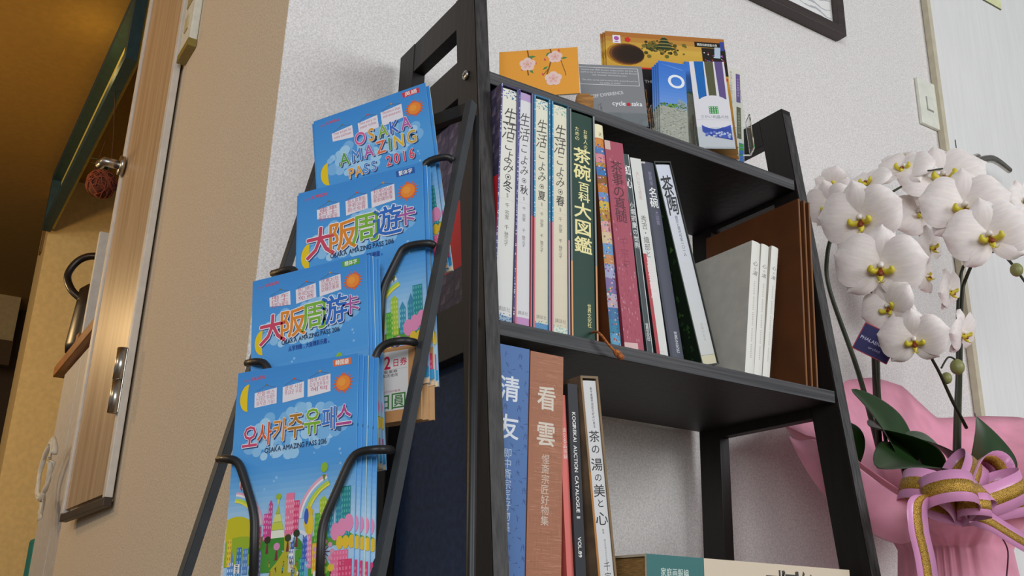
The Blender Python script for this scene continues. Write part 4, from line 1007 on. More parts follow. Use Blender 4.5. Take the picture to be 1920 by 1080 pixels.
    # rainbow arcs and balloons
    for cx, a0, a1 in ((.93, pi*.5, pi*.98), (.03, .05, pi*.46)):
        for k, c in enumerate(('e8a8c0', 'f0e8ec', '8cc4ec', 'b8d84a', 'e8e050')):
            r0 = w*(.34-.018*k)*(1 if cx > .5 else .78); A.arc(X(cx) if cx > .5 else X(.03), Y(.20), r0-w*.017, r0, a0, a1, c, 18) if cx < .5 else A.arc(X(.90), Y(.20), r0-w*.017, r0, pi*.62, pi*.97, c, 14)
    A.up(); A.circ(X(.76), Y(.345), w*.028, '8cb83a', 12, w*.036); A.poly([(X(.745), Y(.325)), (X(.775), Y(.325)), (X(.762), Y(.305))], '6a8a2c')
    A.circ(X(.115), Y(.33), w*.032, 'e8e4e0', 12, w*.046); A.up(); A.poly([(X(.115), Y(.362)), (X(.135), Y(.345)), (X(.14), Y(.32)), (X(.118), Y(.298))], 'c8323c'); A.poly([(X(.09), Y(.345)), (X(.10), Y(.355)), (X(.105), Y(.305)), (X(.092), Y(.315))], 'c8323c')
    # hills
    A.up()
    def hill(cx, cy, rx, ry, c): A.poly([(min(w*.999, max(w*.001, X(cx)+w*rx*cos(pi*k/16))), Y(cy)+h*ry*sin(pi*k/16)) for k in range(17)], c)
    hill(.08, .15, .20, .13, 'c8c020'); hill(.12, .10, .26, .12, '98b428'); hill(.40, .13, .22, .075, '3f8a30'); hill(.83, .13, .2, .06, '5a9a38'); A.up()
    def bld(x, y0, y1, wd, c, wc, rows=None, cols=3, roof=None):
        A.rect(X(x), Y(y0), X(x+wd), Y(y1), c); z0 = A.z; A.z += 2e-5
        nr = rows or max(2, int((y1-y0)/.014))
        for i in range(nr):
            for j in range(cols):
                xx = x+wd*(j+.25)/cols; yy = y0+(y1-y0)*(i+.25)/nr; A.rect(X(xx), Y(yy), X(xx+wd*.45/cols), Y(yy+(y1-y0)*.5/nr), wc)
        A.z = z0
        if roof: A.poly([(X(x), Y(y1)), (X(x+wd), Y(y1)), (X(x+wd/2), Y(y1+roof))], c)
    bld(.30, .16, .235, .035, 'd8489a', 'f0a8c8', cols=2); bld(.335, .16, .26, .03, 'c84a8c', 'e8a0c8', cols=2, roof=.012); bld(.245, .14, .20, .04, 'd85a8c', 'e890b0')
    bld(.47, .165, .285, .065, 'e8789c', 'f4b8c8', cols=4); bld(.53, .165, .262, .045, 'd84878', 'f0a0b8')
    bld(.70, .14, .22, .05, '5aa83c', '8ccc5a', cols=4); bld(.735, .15, .255, .055, 'a8c83a', 'd0e070', cols=3, roof=.012); bld(.80, .15, .225, .045, '3c90b0', '7cc0d0', roof=.02)
    bld(.86, .14, .235, .05, '3a88a8', '5ab0b8', roof=.03); bld(.90, .15, .285, .07, '2c8a94', '5ab8b0', cols=4)
    # castle and tower
    for i in range(5): A.poly([(X(.345+.016*i), Y(.165+.022*i)), (X(.475-.016*i), Y(.165+.022*i)), (X(.462-.016*i), Y(.186+.022*i)), (X(.358+.016*i), Y(.186+.022*i))], ['e8ecd8', 'c8d04a', 'd8dc80', 'b0c038', 'd0d468'][i])
    A.circ(X(.41), Y(.279), w*.022, '9cb82c', 10); A.poly([(X(.20), Y(.13)), (X(.225), Y(.13)), (X(.214), Y(.30))], '6a88b0')
    # twin sky tower and spindle shapes
    A.poly([(X(.615), Y(.20)), (X(.665), Y(.12)), (X(.685), Y(.23)), (X(.65), Y(.245))], 'e0c030'); A.circ(X(.635), Y(.215), w*.018, '3c60c0', 12, w*.055); A.circ(X(.672), Y(.19), w*.020, 'e8c838', 12, w*.075)
    A.up(); hill(.36, .075, .16, .10, '4a9034'); hill(.62, .05, .22, .12, '4f9a30'); A.up()
    # path
    A.poly([(X(.34), Y(.02)), (X(.64), Y(.02)), (X(.58), Y(.08)), (X(.50), Y(.11)), (X(.53), Y(.14)), (X(.50), Y(.168)), (X(.47), Y(.168)), (X(.475), Y(.13)), (X(.42), Y(.10)), (X(.37), Y(.08))], 'b8b02a')
    bld(.515, .07, .165, .035, '3c60c0', '90a8e0', cols=2); bld(.51, .07, .13, .04, 'f0f0f4', '5a6a9a', cols=3); bld(.615, .07, .165, .035, '3c60c0', '7090d8', cols=2); A.arc(X(.585), Y(.15), w*.05, w*.075, 0, pi, 'dce4f0', 12); A.rect(X(.555), Y(.07), X(.56), Y(.17), 'e8f0f4')
    bld(.645, .075, .165, .04, 'e088b0', 'f4c0d8', cols=3); bld(.69, .06, .14, .045, 'e8b030', 'f0d060', cols=3); bld(.60, .055, .105, .05, '2c9aa0', '60c0c0'); bld(.635, .05, .095, .03, '6aa8d8', 'a0d0e8', cols=2); bld(.57, .035, .075, .04, '2a8a90', 'e8f0f0', cols=1)
    # left city
    bld(.02, .10, .175, .035, 'e8c83a', 'b8902c', cols=2); bld(.03, .065, .115, .05, '5a90d0', 'dce8f4', cols=3, roof=.035); bld(.10, .07, .15, .04, '3c78b8', '88b8e0', cols=2); bld(.15, .075, .145, .04, '5a88c8', 'a0c0e8', cols=3); bld(.235, .05, .12, .03, '4a90c8', 'a8d8e8', cols=2); bld(.265, .05, .135, .03, '8070b8', 'c0b0d8', cols=2); bld(.085, .08, .105, .045, 'f0f0f0', '303848', cols=1, rows=5)
    bld(.0, .022, .075, .075, 'e890b8', 'f4b8d0', cols=4); bld(.055, .022, .06, .055, 'd84888', 'f0a0c0', cols=2); bld(.16, .03, .06, .06, 'e070a0', 'f0a8c8')
    # right city and wheel
    A.up(); bld(.83, .045, .115, .13, 'e87098', 'f090b0', cols=6); bld(.89, .03, .09, .10, 'd84070', 'e87898', cols=4)
    for k in range(3): A.circ(X(.86+.05*k), Y(.165+.01*k), w*.035, 'e890b8', 12, w*.06)
    for k in range(3): A.circ(X(.895+.045*k), Y(.135), w*.026, 'e8c030', 12, w*.045)
    A.up()
    for k in range(9): a_ = k*2*pi/9; line(A, [(X(.775), Y(.115)), (X(.775)+w*.06*cos(a_), Y(.115)+w*.06*sin(a_))], w*.005, '6a3048'); A.circ(X(.775)+w*.066*cos(a_), Y(.115)+w*.066*sin(a_), w*.017, 'd89ab0', 8)
    # trees and strollers
    for (x, y, c) in ((.255, .045, 'e0a0c8'), (.415, .125, 'd890b8'), (.835, .055, 'e0c040'), (.07, .04, '98c040'), (.79, .05, 'a0c848'), (.34, .145, '3a3020'), (.50, .145, '3a4020'), (.565, .155, '2c3824')):
        A.poly([(X(x-.012), Y(y-.02)), (X(x+.012), Y(y-.02)), (X(x+.004), Y(y+.012)), (X(x-.004), Y(y+.012))], '7a3038'); A.circ(X(x), Y(y+.017), w*.026, c, 9)
    A.up(); random.seed(77)
    for k in range(26):
        x = random.uniform(.35, .60); y = random.uniform(.03, .10); s_ = .6+.5*(.1-y)/.07
        A.poly([(X(x-.006*s_), Y(y)), (X(x+.006*s_), Y(y)), (X(x+.003*s_), Y(y+.014*s_)), (X(x-.003*s_), Y(y+.014*s_))], random.choice(['c8503a', '4a88b0', '8a5a90', 'e0a030', '503828', '4aa0a0'])); A.circ(X(x), Y(y+.016*s_), w*.005*s_, '3a2a20', 6)
    # water and boats, foot strip
    A.up(); A.poly([(X(.57), Y(.018)), (X(.999), Y(.018)), (X(.999), Y(.045)), (X(.80), Y(.046)), (X(.65), Y(.038))], '3c98c8'); A.rect(0, 0, w, h*.018, 'e8c8a0'); A.up()
    A.poly([(X(.69), Y(.034)), (X(.77), Y(.030)), (X(.76), Y(.042)), (X(.70), Y(.044))], 'b0486a'); A.poly([(X(.705), Y(.046)), (X(.75), Y(.048)), (X(.752), Y(.068)), (X(.703), Y(.066))], 'f0ece8'); A.poly([(X(.76), Y(.020)), (X(.87), Y(.022)), (X(.85), Y(.029)), (X(.775), Y(.028))], 'e0c868')
TIERS = [
 dict(t='OSAKA', b='英語', bc='d03848', tl=(588, 228), tr=(797, 155), n=.018, bl=(583, 345), k=3, tagline='', lab='English'),
 dict(t='大阪周遊卡', b='繁体字', bc='2458a8', tl=(560, 363), tr=(791, 304), n=.036, bl=(556, 500), k=4, tagline='盡情到底・大阪精彩樂趣。', lab='blue badged'),
 dict(t='大阪周游卡', b='簡体字', bc='5aa43c', tl=(474, 528), tr=(686, 475), n=.074, bl=(474, 650), k=5, tagline='从早到晚，大阪精彩乐趣。', lab='green badged'),
 dict(t='오사카주유패스', b='韓国語', bc='e0703a', tl=(447, 700), tr=(672, 662), n=.098, bl=(425, 1075), k=5, tagline='', lab='orange badged')]
SM = {'OSAKA': [['Free access to', 'trains and buses'], ['Free entry to', 'popular facilities'], ['Discounts at shops', 'and restaurants']],
 '大阪周遊卡': [['電車', '巴士', '無限次乘坐'], ['超人氣景點', '參觀30處', '觀光免費'], ['利用20處', '設施優惠', '餐飲購物等']],
 '大阪周游卡': [['电车', '巴士', '无限次乘坐'], ['热门景点', '参观30处', '免费'], ['优惠20处', '设施及52处', '店铺优惠等']],
 '오사카주유패스': [['전철·버스', '1~2일간 무제한', '승차권 기능!'], ['관광 시설', '총33곳 무료', ''], ['20개 시설과', '52개 점포에서', '혜택']]}
M_LEAF = cmat('blue_leaflet_paper', '6aace0', .45); M_LEAF2 = cmat('pale_leaflet_paper', 'd4e2c8', .5)
TL = radians(3); LA = radians(-38); LW = V((-sin(LA), -cos(LA), 0)); LN = V((-cos(LA), sin(LA), 0))
TIERP = []
for ti, T in enumerate(TIERS):
    U = V((0, 0, 1))*cos(TL)-LN*sin(TL); nn = LW.cross(U).normalized()
    if nn.dot(LN) < 0: nn = -nn
    p0 = RM @ V((0, T['n'], 0)); p0.z = 0
    b0 = at_plane(*T['tr'], p0, RN)           # the sheet's plane passes through its right top corner at the tier's distance
    a0 = at_plane(*T['tl'], b0, nn)
    a = a0; b = at_plane(*T['tr'], a0, nn); w = (b-a).length; h = .2*1.0
    x = (b-a).normalized(); y = nn.cross(x).normalized()
    if y.z < 0: y = -y
    h = w*1.66
    o = a-y*h
    M = Matrix(((x.x, y.x, nn.x, o.x), (x.y, y.y, nn.y, o.y), (x.z, y.z, nn.z, o.z), (0, 0, 0, 1)))
    #print('tier', ti, 'w', round(w, 4), 'h', round(h, 3), 'topz', round(a.z, 3), 'botz', round(o.z, 3))
    TIERP.append((M, w, h))
    A = Art(w, h); cover_art(A, w, h, T['t'], T['b'], T['bc'], SM[T['t']], T['tagline']); am = A.mesh(); am.materials.append(M_GLOSS)
    bm = bmesh.new(); bbox(bm, 0, w, 0, h, -.0012, 0); pm = from_bm(bm); pm.materials.append(M_LEAF)
    pm2 = pm.copy(); pm2.materials[0] = M_LEAF2
    tn = ['top', 'second', 'third', 'lowest'][ti]
    for k in range(T['k']):
        dx = ((0, -.0032, .0024), (0, -.003, .003, .0055), (0, .0022, .0046, .0068, .0088), (0, .0036, .0072, .0108, .0144))[ti][k]
        o_ = obj('travel_leaflet', pm if k % 3 != 2 else pm2, None); o_.matrix_world = sub(M, dx, -.0008*k, -.0024*k)
        lab = ['frontmost blue travel leaflet of the %s tier, cover lettering "%s"' % (tn, T['t']), 'travel leaflet right behind the front one in the %s tier' % tn, 'third travel leaflet in the fan of the %s tier' % tn, 'fourth travel leaflet in the fan of the %s tier' % tn, 'rearmost travel leaflet in the fan of the %s tier' % tn][k if k < T['k']-1 or k == 0 else 4]
        tag(o_, lab, 'leaflet', 'travel leaflets in the rack')
        obj('cover_print', am, None, o_)
# wire pockets: front wires given by pixels a few millimetres before the front leaflet of each tier
def tier_plane(ti, off):
    M, w, h = TIERP[ti]; n = M.col[2].to_3d(); return M.translation+n*off, n
WIRES = [  # tier, side attach x, attach pixel on the side bar, corner, path down
 (0, 0, (856, 300), [(838, 292), (796, 304), (790, 330)]),
 (1, 0, (820, 460), [(806, 455), (757, 462), (745, 485), (716, 545), (712, 640)]),
 (2, 0, (784, 641), [(760, 638), (724, 643), (706, 660), (697, 700), (690, 760)]),
 (3, 0, (740, 843), [(716, 842), (676, 846), (657, 860), (603, 985), (598, 1120)])]
LEFT = [(1, (512, 513), [(530, 508), (552, 503), (562, 530)]), (2, (464, 681), [(478, 678), (497, 680), (506, 700), (512, 760)]), (3, (411, 861), [(425, 860), (446, 864), (456, 890), (478, 965), (474, 1120)])]
for ti, xa, ap, path in WIRES:
    p0, n = tier_plane(ti, .006)
    A0 = rk(*ap, w=0); A0.x = -.004; pts = [A0]+[RI @ at_plane(px, py, p0, n) for px, py in path]
    tube('wire_pocket', round_corners(pts, .012), .0038, M_BLACK, rack, 8)
for ti, ap, path in LEFT:
    p0, n = tier_plane(ti, .006); P_ = [RI @ at_plane(px, py, p0, n) for px, py in path]
    A0 = RI @ at_plane(*ap, p0-RN*.02, n)
    tube('wire_pocket', round_corners([A0]+P_, .012), .0038, M_BLACK, rack, 8)
# brown ticket leaflets behind the third tier
def ticket(A, w, h):
    A.rect(0, 0, w, h, 'c08a56'); A.up(); A.rect(0, h*.15, w*.86, h*.95, 'dcd8d4'); A.up()
    A.g('2', w*.42, h*.80, w*.28, w*.36, 'c8204c', .03); A.g('日', w*.60, h*.785, w*.15, w*.17, 'c8204c', .02); A.g('券', w*.76, h*.79, w*.15, w*.17, 'c8204c', .02)
    A.rect(w*.10, h*.70, w*.84, h*.703, '8a8a8a')
    A.htext('附設乘車券', w*.14, h*.655, w*.07, '2a2a40', .01, width=w*.5); A.htext('限連續2天使用', w*.14, h*.605, w*.07, '2a2a40', .01, width=w*.5)
    A.htext('大阪市内', w*.05, h*.43, w*.05, 'b05a70', width=w*.3); A.htext('大阪市內及近郊的電車', w*.05, h*.395, w*.05, 'b05a70', width=w*.65)
    A.g('0', w*.10, h*.27, w*.30, w*.33, '3c7a34', .0); A.g('日', w*.36, h*.27, w*.30, w*.33, '3c7a34', .01); A.g('圓', w*.66, h*.27, w*.34, w*.35, '3c7a34', .01)
U = V((0, 0, 1))*cos(TL)-LN*sin(TL); nn = LW.cross(U).normalized(); nn = nn if nn.dot(LN) > 0 else -nn
p0 = RM @ V((0, .048, 0)); p0.z = 0
b = at_plane(778, 645, p0, RN); a = at_plane(690, 660, b, nn); c = at_plane(710, 795, a, nn)
x = (b-a).normalized(); y = nn.cross(x).normalized(); y = y if y.z > 0 else -y
w = (b-a).length; h = (a-c).dot(y); ex = .03; o = a-y*h-x*0
for k in range(4):
    M = Matrix(((x.x, y.x, nn.x, o.x), (x.y, y.y, nn.y, o.y), (x.z, y.z, nn.z, o.z), (0, 0, 0, 1)))
    card('ticket_leaflet', ['front brown ticket leaflet with a white price panel behind the third tier', 'second brown ticket leaflet, seen as a tan edge under the side bar', 'third brown ticket leaflet, seen as a tan edge under the side bar', 'rearmost brown ticket leaflet, seen as the tan edge furthest right'][k], sub(M, .0045*k, 0, -.0035*k), w, h-.0004*k, .0022, ticket if k == 0 else None, 'leaflet', 'brown ticket leaflets', m=bpy.data.materials.get('tan_card') or cmat('tan_card', 'c9a070', .6))
#ORCHID
# ================================================================== POTTED ORCHID
PC = V((1.47, 1.00, CZ-.085))                      # foot of the pot
def oc(px, py, Y): return at(px, py, 1, Y)-PC
sd = empty('side_counter', (1.22, .74, 0), 'white counter carrying the orchid pot to the right of the bookshelf', 'counter')
M_CT = cmat('counter_white', 'dcdad6', .5)
box('worktop', (0, 1.6, 0, .455, PC.z-.035, PC.z-.001), M_CT, sd, .003)
box('cabinet_body', (.02, 1.58, .03, .45, .06, PC.z-.036), cmat('counter_body', 'd2cfca', .5), sd, .002)
box('plinth', (.04, 1.56, .06, .44, 0, .059), cmat('counter_plinth', '55504a', .6), sd)
pl = empty('potted_orchid', PC, 'white moth orchid in a pot wrapped in pink paper with a pink and gold bow', 'potted plant')
M_PINK = mat('pink_wrapping', 'f3a3ba', .55, sss=.3, noise_scale=25, noise_amt=.05)
M_PINKD = mat('deep_pink_wrapping', 'b8607e', .6, noise_scale=25, noise_amt=.06)
M_POT = cmat('pot_ceramic', 'c9c2b8', .4)
def lathe(prof, seg=32, f=None):
    bm = bmesh.new(); rings = []
    for r_, z_ in prof: rings.append([bm.verts.new((r_*cos(2*pi*k/seg), r_*sin(2*pi*k/seg), z_)) for k in range(seg)])
    for A_, B_ in zip(rings, rings[1:]):
        for k in range(seg): bm.faces.new((A_[k], A_[(k+1) % seg], B_[(k+1) % seg], B_[k]))
    bm.faces.new(rings[0][::-1]); bm.faces.new(rings[-1]); return from_bm(bm, True)
obj('pot', lathe([(.060, .0), (.070, .15), (.072, .195), (.068, .195), (.066, .18), (.01, .18)]), M_POT, pl)
obj('moss', sphere_mesh(.064, 1, 1, .25), cmat('moss_green', '4a4a2a', .9, bump=.8, bump_scale=200), pl, Matrix.Translation((0, 0, .182)))
# wrapping: a skirt round the pot that flares to a jagged rim
rim = [((1462, 790), 1.12), ((1500, 775), 1.15), ((1545, 742), 1.17), ((1590, 712), 1.185), ((1640, 708), 1.19), ((1692, 724), 1.19), ((1722, 752), 1.19), ((1757, 783), 1.19), ((1800, 782), 1.19), ((1850, 780), 1.17), ((1910, 782), 1.14), ((1990, 800), 1.05),
       ((2010, 850), .93), ((1960, 900), .86), ((1900, 900), .84), ((1850, 935), .85), ((1800, 962), .87), ((1760, 965), .88), ((1722, 955), .885), ((1690, 920), .895), ((1650, 893), .92), ((1612, 866), .95), ((1570, 830), 1.00), ((1510, 815), 1.06)]
rim3 = [oc(*p, y) for p, y in rim]
def skirt(rimpts, neck_r, neck_z, foot_r, foot_z, sub_=5, levels=12, seed=1):
    random.seed(seed); n = len(rimpts); pts = []
    for i in range(n):
        p0, p1, p2, p3 = rimpts[i-1], rimpts[i], rimpts[(i+1) % n], rimpts[(i+2) % n]
        for j in range(sub_):
            t = j/sub_; pts.append(p1.lerp(p2, t)*.7+.3*(.5*((2*p1)+(p2-p0)*t+(2*p0-5*p1+4*p2-p3)*t*t+(3*p1-p0-3*p2+p3)*t**3)))
    N = len(pts); bm = bmesh.new(); rings = []
    for l in range(levels+5):
        ring = []
        for i, P in enumerate(pts):
            th = atan2(P.y, P.x); fold = .003*sin(i*.9)+.002*sin(i*1.9+1)
            if l < 5:
                t = l/4; r_ = (foot_r+(neck_r-foot_r)*t**1.5)+fold*.35*(.3+t); v = V((r_*cos(th), r_*sin(th), foot_z+(neck_z-foot_z)*t))
            else:
                t = (l-4)/levels; e_ = V(((neck_r+fold)*cos(th), (neck_r+fold)*sin(th), neck_z)); v = e_.lerp(P, t); v.z = e_.z+(P.z-e_.z)*(t**.92)
                crease = .010*sin(th*9+2)*sin(pi*min(1, t*1.05)); d_ = V((cos(th), sin(th), 0)); v += d_*crease
                v.y = min(v.y, WY-.012-PC.y)
            ring.append(bm.verts.new(v))
        rings.append(ring)
    for A_, B_ in zip(rings, rings[1:]):
        for k in range(N): bm.faces.new((A_[k], A_[(k+1) % N], B_[(k+1) % N], B_[k]))
    me = from_bm(bm, True); return me
wr = obj('wrapping_paper', skirt(rim3, .084, .225, .100, .002), M_PINK, pl)
md = wr.modifiers.new('t', 'SOLIDIFY'); md.thickness = .0006
# a second sheet folded low at the front left
bm = bmesh.new()
g = [[(1470, 800, 1.10), (1500, 870, 1.05), (1545, 935, 1.0), (1600, 985, .95), (1660, 1018, .905), (1700, 1026, .885)],
     [(1490, 830, 1.08), (1540, 880, 1.0), (1585, 925, .95), (1640, 962, .90), (1690, 985, .875), (1725, 1000, .86)],
     [(1530, 815, 1.04), (1580, 850, .97), (1625, 885, .93), (1665, 915, .895), (1700, 935, .87), (1745, 958, .86)]]
gv = [[bm.verts.new(oc(x, y, Y)) for x, y, Y in row] for row in g]
for A_, B_ in zip(gv, gv[1:]):
    for k in range(5): bm.faces.new((A_[k], A_[k+1], B_[k+1], B_[k]))
s2 = obj('wrapping_fold', from_bm(bm, True), M_PINK, pl); md = s2.modifiers.new('t', 'SOLIDIFY'); md.thickness = .0006; md = s2.modifiers.new('s', 'SUBSURF'); md.levels = 2; md.render_levels = 2
# dark leaves
M_LF = mat('orchid_leaf', '24401a', .35, noise_scale=12, noise_amt=.15, spec=.5)
def leaf_mesh(base, tip, wd, up, curl=.02, n=12):
    base, tip = V(base), V(tip); d = (tip-base); L_ = d.length; d.normalize(); side = d.cross(V(up)).normalized(); nn_ = side.cross(d)
    bm = bmesh.new(); rows = []
    for i in range(n+1):
        t = i/n; wv = wd*(sin(pi*min(1, (t*.93+.07)))**.6)*(1 if t < .6 else 1-.25*(t-.6)/.4); c = base+d*L_*t+nn_*(curl*4*t*(1-t))
        rows.append([bm.verts.new(c+side*wv*u_+nn_*(wv*.28*abs(u_)**1.3)) for u_ in (-1, -.5, 0, .5, 1)])
    for A_, B_ in zip(rows, rows[1:]):
        for k in range(4): bm.faces.new((A_[k], A_[k+1], B_[k+1], B_[k]))
    bmesh.ops.remove_doubles(bm, verts=bm.verts, dist=1e-5); return from_bm(bm, True)
LV = [((1700, 930), 1.0, (1590, 725), 1.02, .066, (.3, -1, .3)), ((1730, 905), 1.02, (1628, 800), .98, .060, (0, -.5, 1)), ((1760, 900), .98, (1640, 880), .92, .052, (0, -.6, 1)), ((1810, 915), .97, (1693, 815), .96, .038, (.1, -.7, 1)), ((1822, 905), .985, (1826, 776), .99, .078, (.2, -1, .1)), ((1600, 880), 1.05, (1535, 785), 1.08, .040, (0, -1, .4))]
for (bx_, by_), Y0, (tx, ty), Y1, wd, up in LV:
    o_ = obj('leaf', leaf_mesh(oc(bx_, by_, Y0), oc(tx, ty, Y1), wd, up), M_LF, pl); md = o_.modifiers.new('t', 'SOLIDIFY'); md.thickness = .0016; md = o_.modifiers.new('s', 'SUBSURF'); md.levels = 1; md.render_levels = 1
# stems
M_ST = mat('orchid_stem', '2c3018', .5, noise_scale=30, noise_amt=.2)
M_STK = cmat('support_stake', '3a2c22', .6)
def stem(pts, r, m=M_ST, nm='stem', k=6): return tube(nm, [oc(x, y, Y) for x, y, Y in pts], r, m, pl, 8, k)
stem([(1650, 860, 1.03), (1645, 780, 1.05), (1640, 700, 1.08), (1636, 560, 1.10), (1640, 440, 1.10)], [.0055, .005, .0045, .004, .0035], M_STK, 'support_stake')
stem([(1668, 870, 1.02), (1655, 790, 1.03), (1648, 735, 1.06), (1646, 640, 1.08)], .0032)
stem([(1655, 870, 1.03), (1610, 700, 1.10), (1556, 545, 1.13), (1551, 480, 1.12), (1566, 435, 1.10), (1612, 400, 1.05), (1665, 365, 1.03), (1690, 350, 1.03)], [.005, .0045, .004, .004, .0035, .003, .0025, .002])
stem([(1797, 910, 1.02), (1797, 800, 1.04), (1800, 690, 1.08), (1803, 560, 1.10), (1812, 520, 1.09), (1835, 480, 1.05), (1880, 470, .97)], [.005, .005, .0045, .004, .0035, .003, .0022])
stem([(1790, 900, 1.03), (1792, 790, 1.05), (1796, 690, 1.09), (1797, 560, 1.10), (1806, 500, 1.09), (1830, 475, 1.06), (1800, 330, 1.04), (1740, 320, 1.02)], [.0042, .004, .004, .0036, .003, .0026, .002, .0016])
stem([(1812, 802, .98), (1785, 750, .96), (1762, 700, .94), (1742, 662, .93), (1715, 600, .94), (1680, 500, .96)], [.003, .003, .0026, .0024, .002, .0016])
stem([(1875, 470, .97), (1895, 492, .94), (1912, 515, .92), (1930, 540, .91)], [.0028, .0026, .0024, .002])
stem([(1765, 690, .94), (1778, 670, .94), (1792, 675, .94), (1795, 684, .94)], .0016)
stem([(1872, 468, .975), (1900, 430, .96), (1918, 385, .955), (1920, 376, .955)], [.0024, .002, .0016, .0014])
stem([(1880, 470, .97), (1905, 462, .945), (1925, 454, .935)], [.002, .0018, .0014])
stem([(1802, 600, 1.09), (1800, 615, 1.06), (1801, 624, 1.03)], .0014)
stem([(1799, 560, 1.10), (1788, 548, 1.08), (1779, 545, 1.055)], .0014)
M_BUD = cmat('orchid_bud', '8a8a52', .45)
for px, py, Y, r_ in ((1795, 688, .94, .0115), (1775, 709, .945, .0085), (1906, 506, .92, .011)):
    obj('bud', sphere_mesh(r_, 1, 1, 1.15), M_BUD, pl, Matrix.Translation(oc(px, py, Y)))
# flowers
M_PET = mat('white_petal', 'f3e9e4', .6, sss=.55, noise_scale=14, noise_amt=.03, bump=.15, bump_scale=90, stretch=(1, .15, 1))
M_LIP = cmat('yellow_lip', 'd9c838', .5); M_LIPR = cmat('red_brown_lip', '8a3a14', .5); M_COLM = cmat('flower_column', 'efe6dc', .5)
def petal_mesh(L_, W_, cup, tipk=1.0, base=.12, n=8, m=6):
    """petal in the x (across) / y (outwards) plane, z towards the viewer"""
    bm = bmesh.new(); rows = []
    for i in range(n+1):
        t = i/n; wv = W_*(base+(1-base)*sin(pi*(t*.86+.06))**.75) if t < .999 else W_*.18
        if t > .75: wv *= sqrt(max(0.02, 1-((t-.75)/.26)**2))
        rows.append([bm.verts.new((wv*u_, L_*t-.12*L_*abs(u_)**2*(t > .5)*(t-.5), cup*(4*t*(1-t)*.35-(u_*u_)*.5*t)-cup*.9*max(0, t-.6)**1.5+.0012*sin(t*9+u_*5))) for u_ in [(-1+2*q/m) for q in range(m+1)]])
    for A_, B_ in zip(rows, rows[1:]):
        for k in range(m): bm.faces.new((A_[k], A_[k+1], B_[k+1], B_[k]))
    me = from_bm(bm, True); me.materials.append(M_PET); return me
PB = petal_mesh(1, .62, .30, base=.10); PS = petal_mesh(1, .36, .28, base=.22)
bm = bmesh.new()
for s_ in (-1, 1):
    P_ = spline([(0, -.05, .05), (s_*.12, -.10, .16), (s_*.22, -.05, .26), (s_*.20, .04, .30)], 4); tube_bm(bm, P_, [.05, .07, .075, .03], 7)
P_ = spline([(0, -.08, .06), (0, -.22, .20), (0, -.30, .30)], 4); tube_bm(bm, P_, [.05, .075, .02], 7)
for s_ in (-1, 1): tube_bm(bm, spline([(0, -.29, .29), (s_*.05, -.32, .36), (s_*.10, -.26, .40)], 3), [.02, .01, .004], 5)
LIPY = from_bm(bm, True); LIPY.materials.append(M_LIP)
bm = bmesh.new(); tube_bm(bm, spline([(0, -.06, .10), (0, -.14, .22), (0, -.18, .27)], 4), [.05, .075, .03], 8); LIPR = from_bm(bm, True); LIPR.materials.append(M_LIPR)
bm = bmesh.new(); tube_bm(bm, spline([(0, .02, .02), (0, .06, .14), (0, .01, .22)], 4), [.055, .07, .045], 9); COLM = from_bm(bm, True); COLM.materials.append(M_COLM)
def flower(px, py, Y, size_px, turn=0, tilt=0, roll=0, back=False):
    c = oc(px, py, Y); dist = (c+PC-CAMP).dot(_f); s_ = size_px/FP*dist*.5
    # face towards the camera, then turned by turn (to its right) and tilt (upwards)
    dv = (CAMP-(c+PC)).normalized()
    z_ = dv; x_ = V((0, 0, 1)).cross(z_).normalized(); y_ = z_.cross(x_)
    B = Matrix(((x_.x, y_.x, z_.x, c.x), (x_.y, y_.y, z_.y, c.y), (x_.z, y_.z, z_.z, c.z), (0, 0, 0, 1)))
    B = B @ Matrix.Rotation(radians(turn), 4, 'Y') @ Matrix.Rotation(radians(-tilt), 4, 'X') @ Matrix.Rotation(radians(roll), 4, 'Z')
    f_ = bpy.data.objects.new('flower', COLM); COL.objects.link(f_); f_.parent = pl; f_.matrix_local = B @ Matrix.Diagonal((s_, s_, s_, 1))
    for nm, me, a_, k_, dz_ in (('sepal', PS, 0, .92, -.03), ('sepal', PS, 132, .88, -.035), ('sepal', PS, -132, .88, -.04), ('petal', PB, 76, 1.0, .02), ('petal', PB, -76, 1.0, .025)):
        o_ = bpy.data.objects.new(nm, me); COL.objects.link(o_); o_.parent = f_
        o_.matrix_local = Matrix.Rotation(radians(a_), 4, 'Z') @ Matrix.Rotation(radians(random.uniform(4, 12)), 4, 'X') @ Matrix.Translation((0, .02, dz_)) @ Matrix.Diagonal((k_, k_, k_, 1))
    for nm, me in (('lip', LIPY), ('lip_throat', LIPR)):
        o_ = bpy.data.objects.new(nm, me); COL.objects.link(o_); o_.parent = f_
random.seed(21)
FL_ = [(1557, 385, 1.06, 105, -22, -8, 8), (1615, 410, 1.00, 158, -12, 0, 6), (1650, 500, .96, 170, 4, -4, -8), (1668, 575, .97, 115, -28, 2, 28), (1713, 636, .93, 130, 4, -14, 0),
 (1628, 345, 1.10, 95, -35, 52, 10), (1697, 318, 1.08, 110, -20, 48, -5), (1768, 336, 1.03, 165, 12, 34, 0), (1808, 390, .97, 165, 10, 14, -6), (1853, 443, .94, 160, 14, 6, 4),
 (1742, 462, 1.06, 88, 62, 0, 10), (1778, 545, 1.05, 92, 66, -6, 15), (1802, 625, 1.02, 100, 64, -12, 10), (1722, 400, 1.09, 110, 30, 20, 40), (1918, 375, .95, 85, 55, 10, 5), (1925, 452, .93, 60, 40, 0, 0), (1735, 520, 1.09, 70, 60, 10, 50), (1690, 300, 1.10, 70, 10, 70, 0), (1560, 350, 1.12, 80, -20, 10, 60)]
for a in FL_: flower(*a)
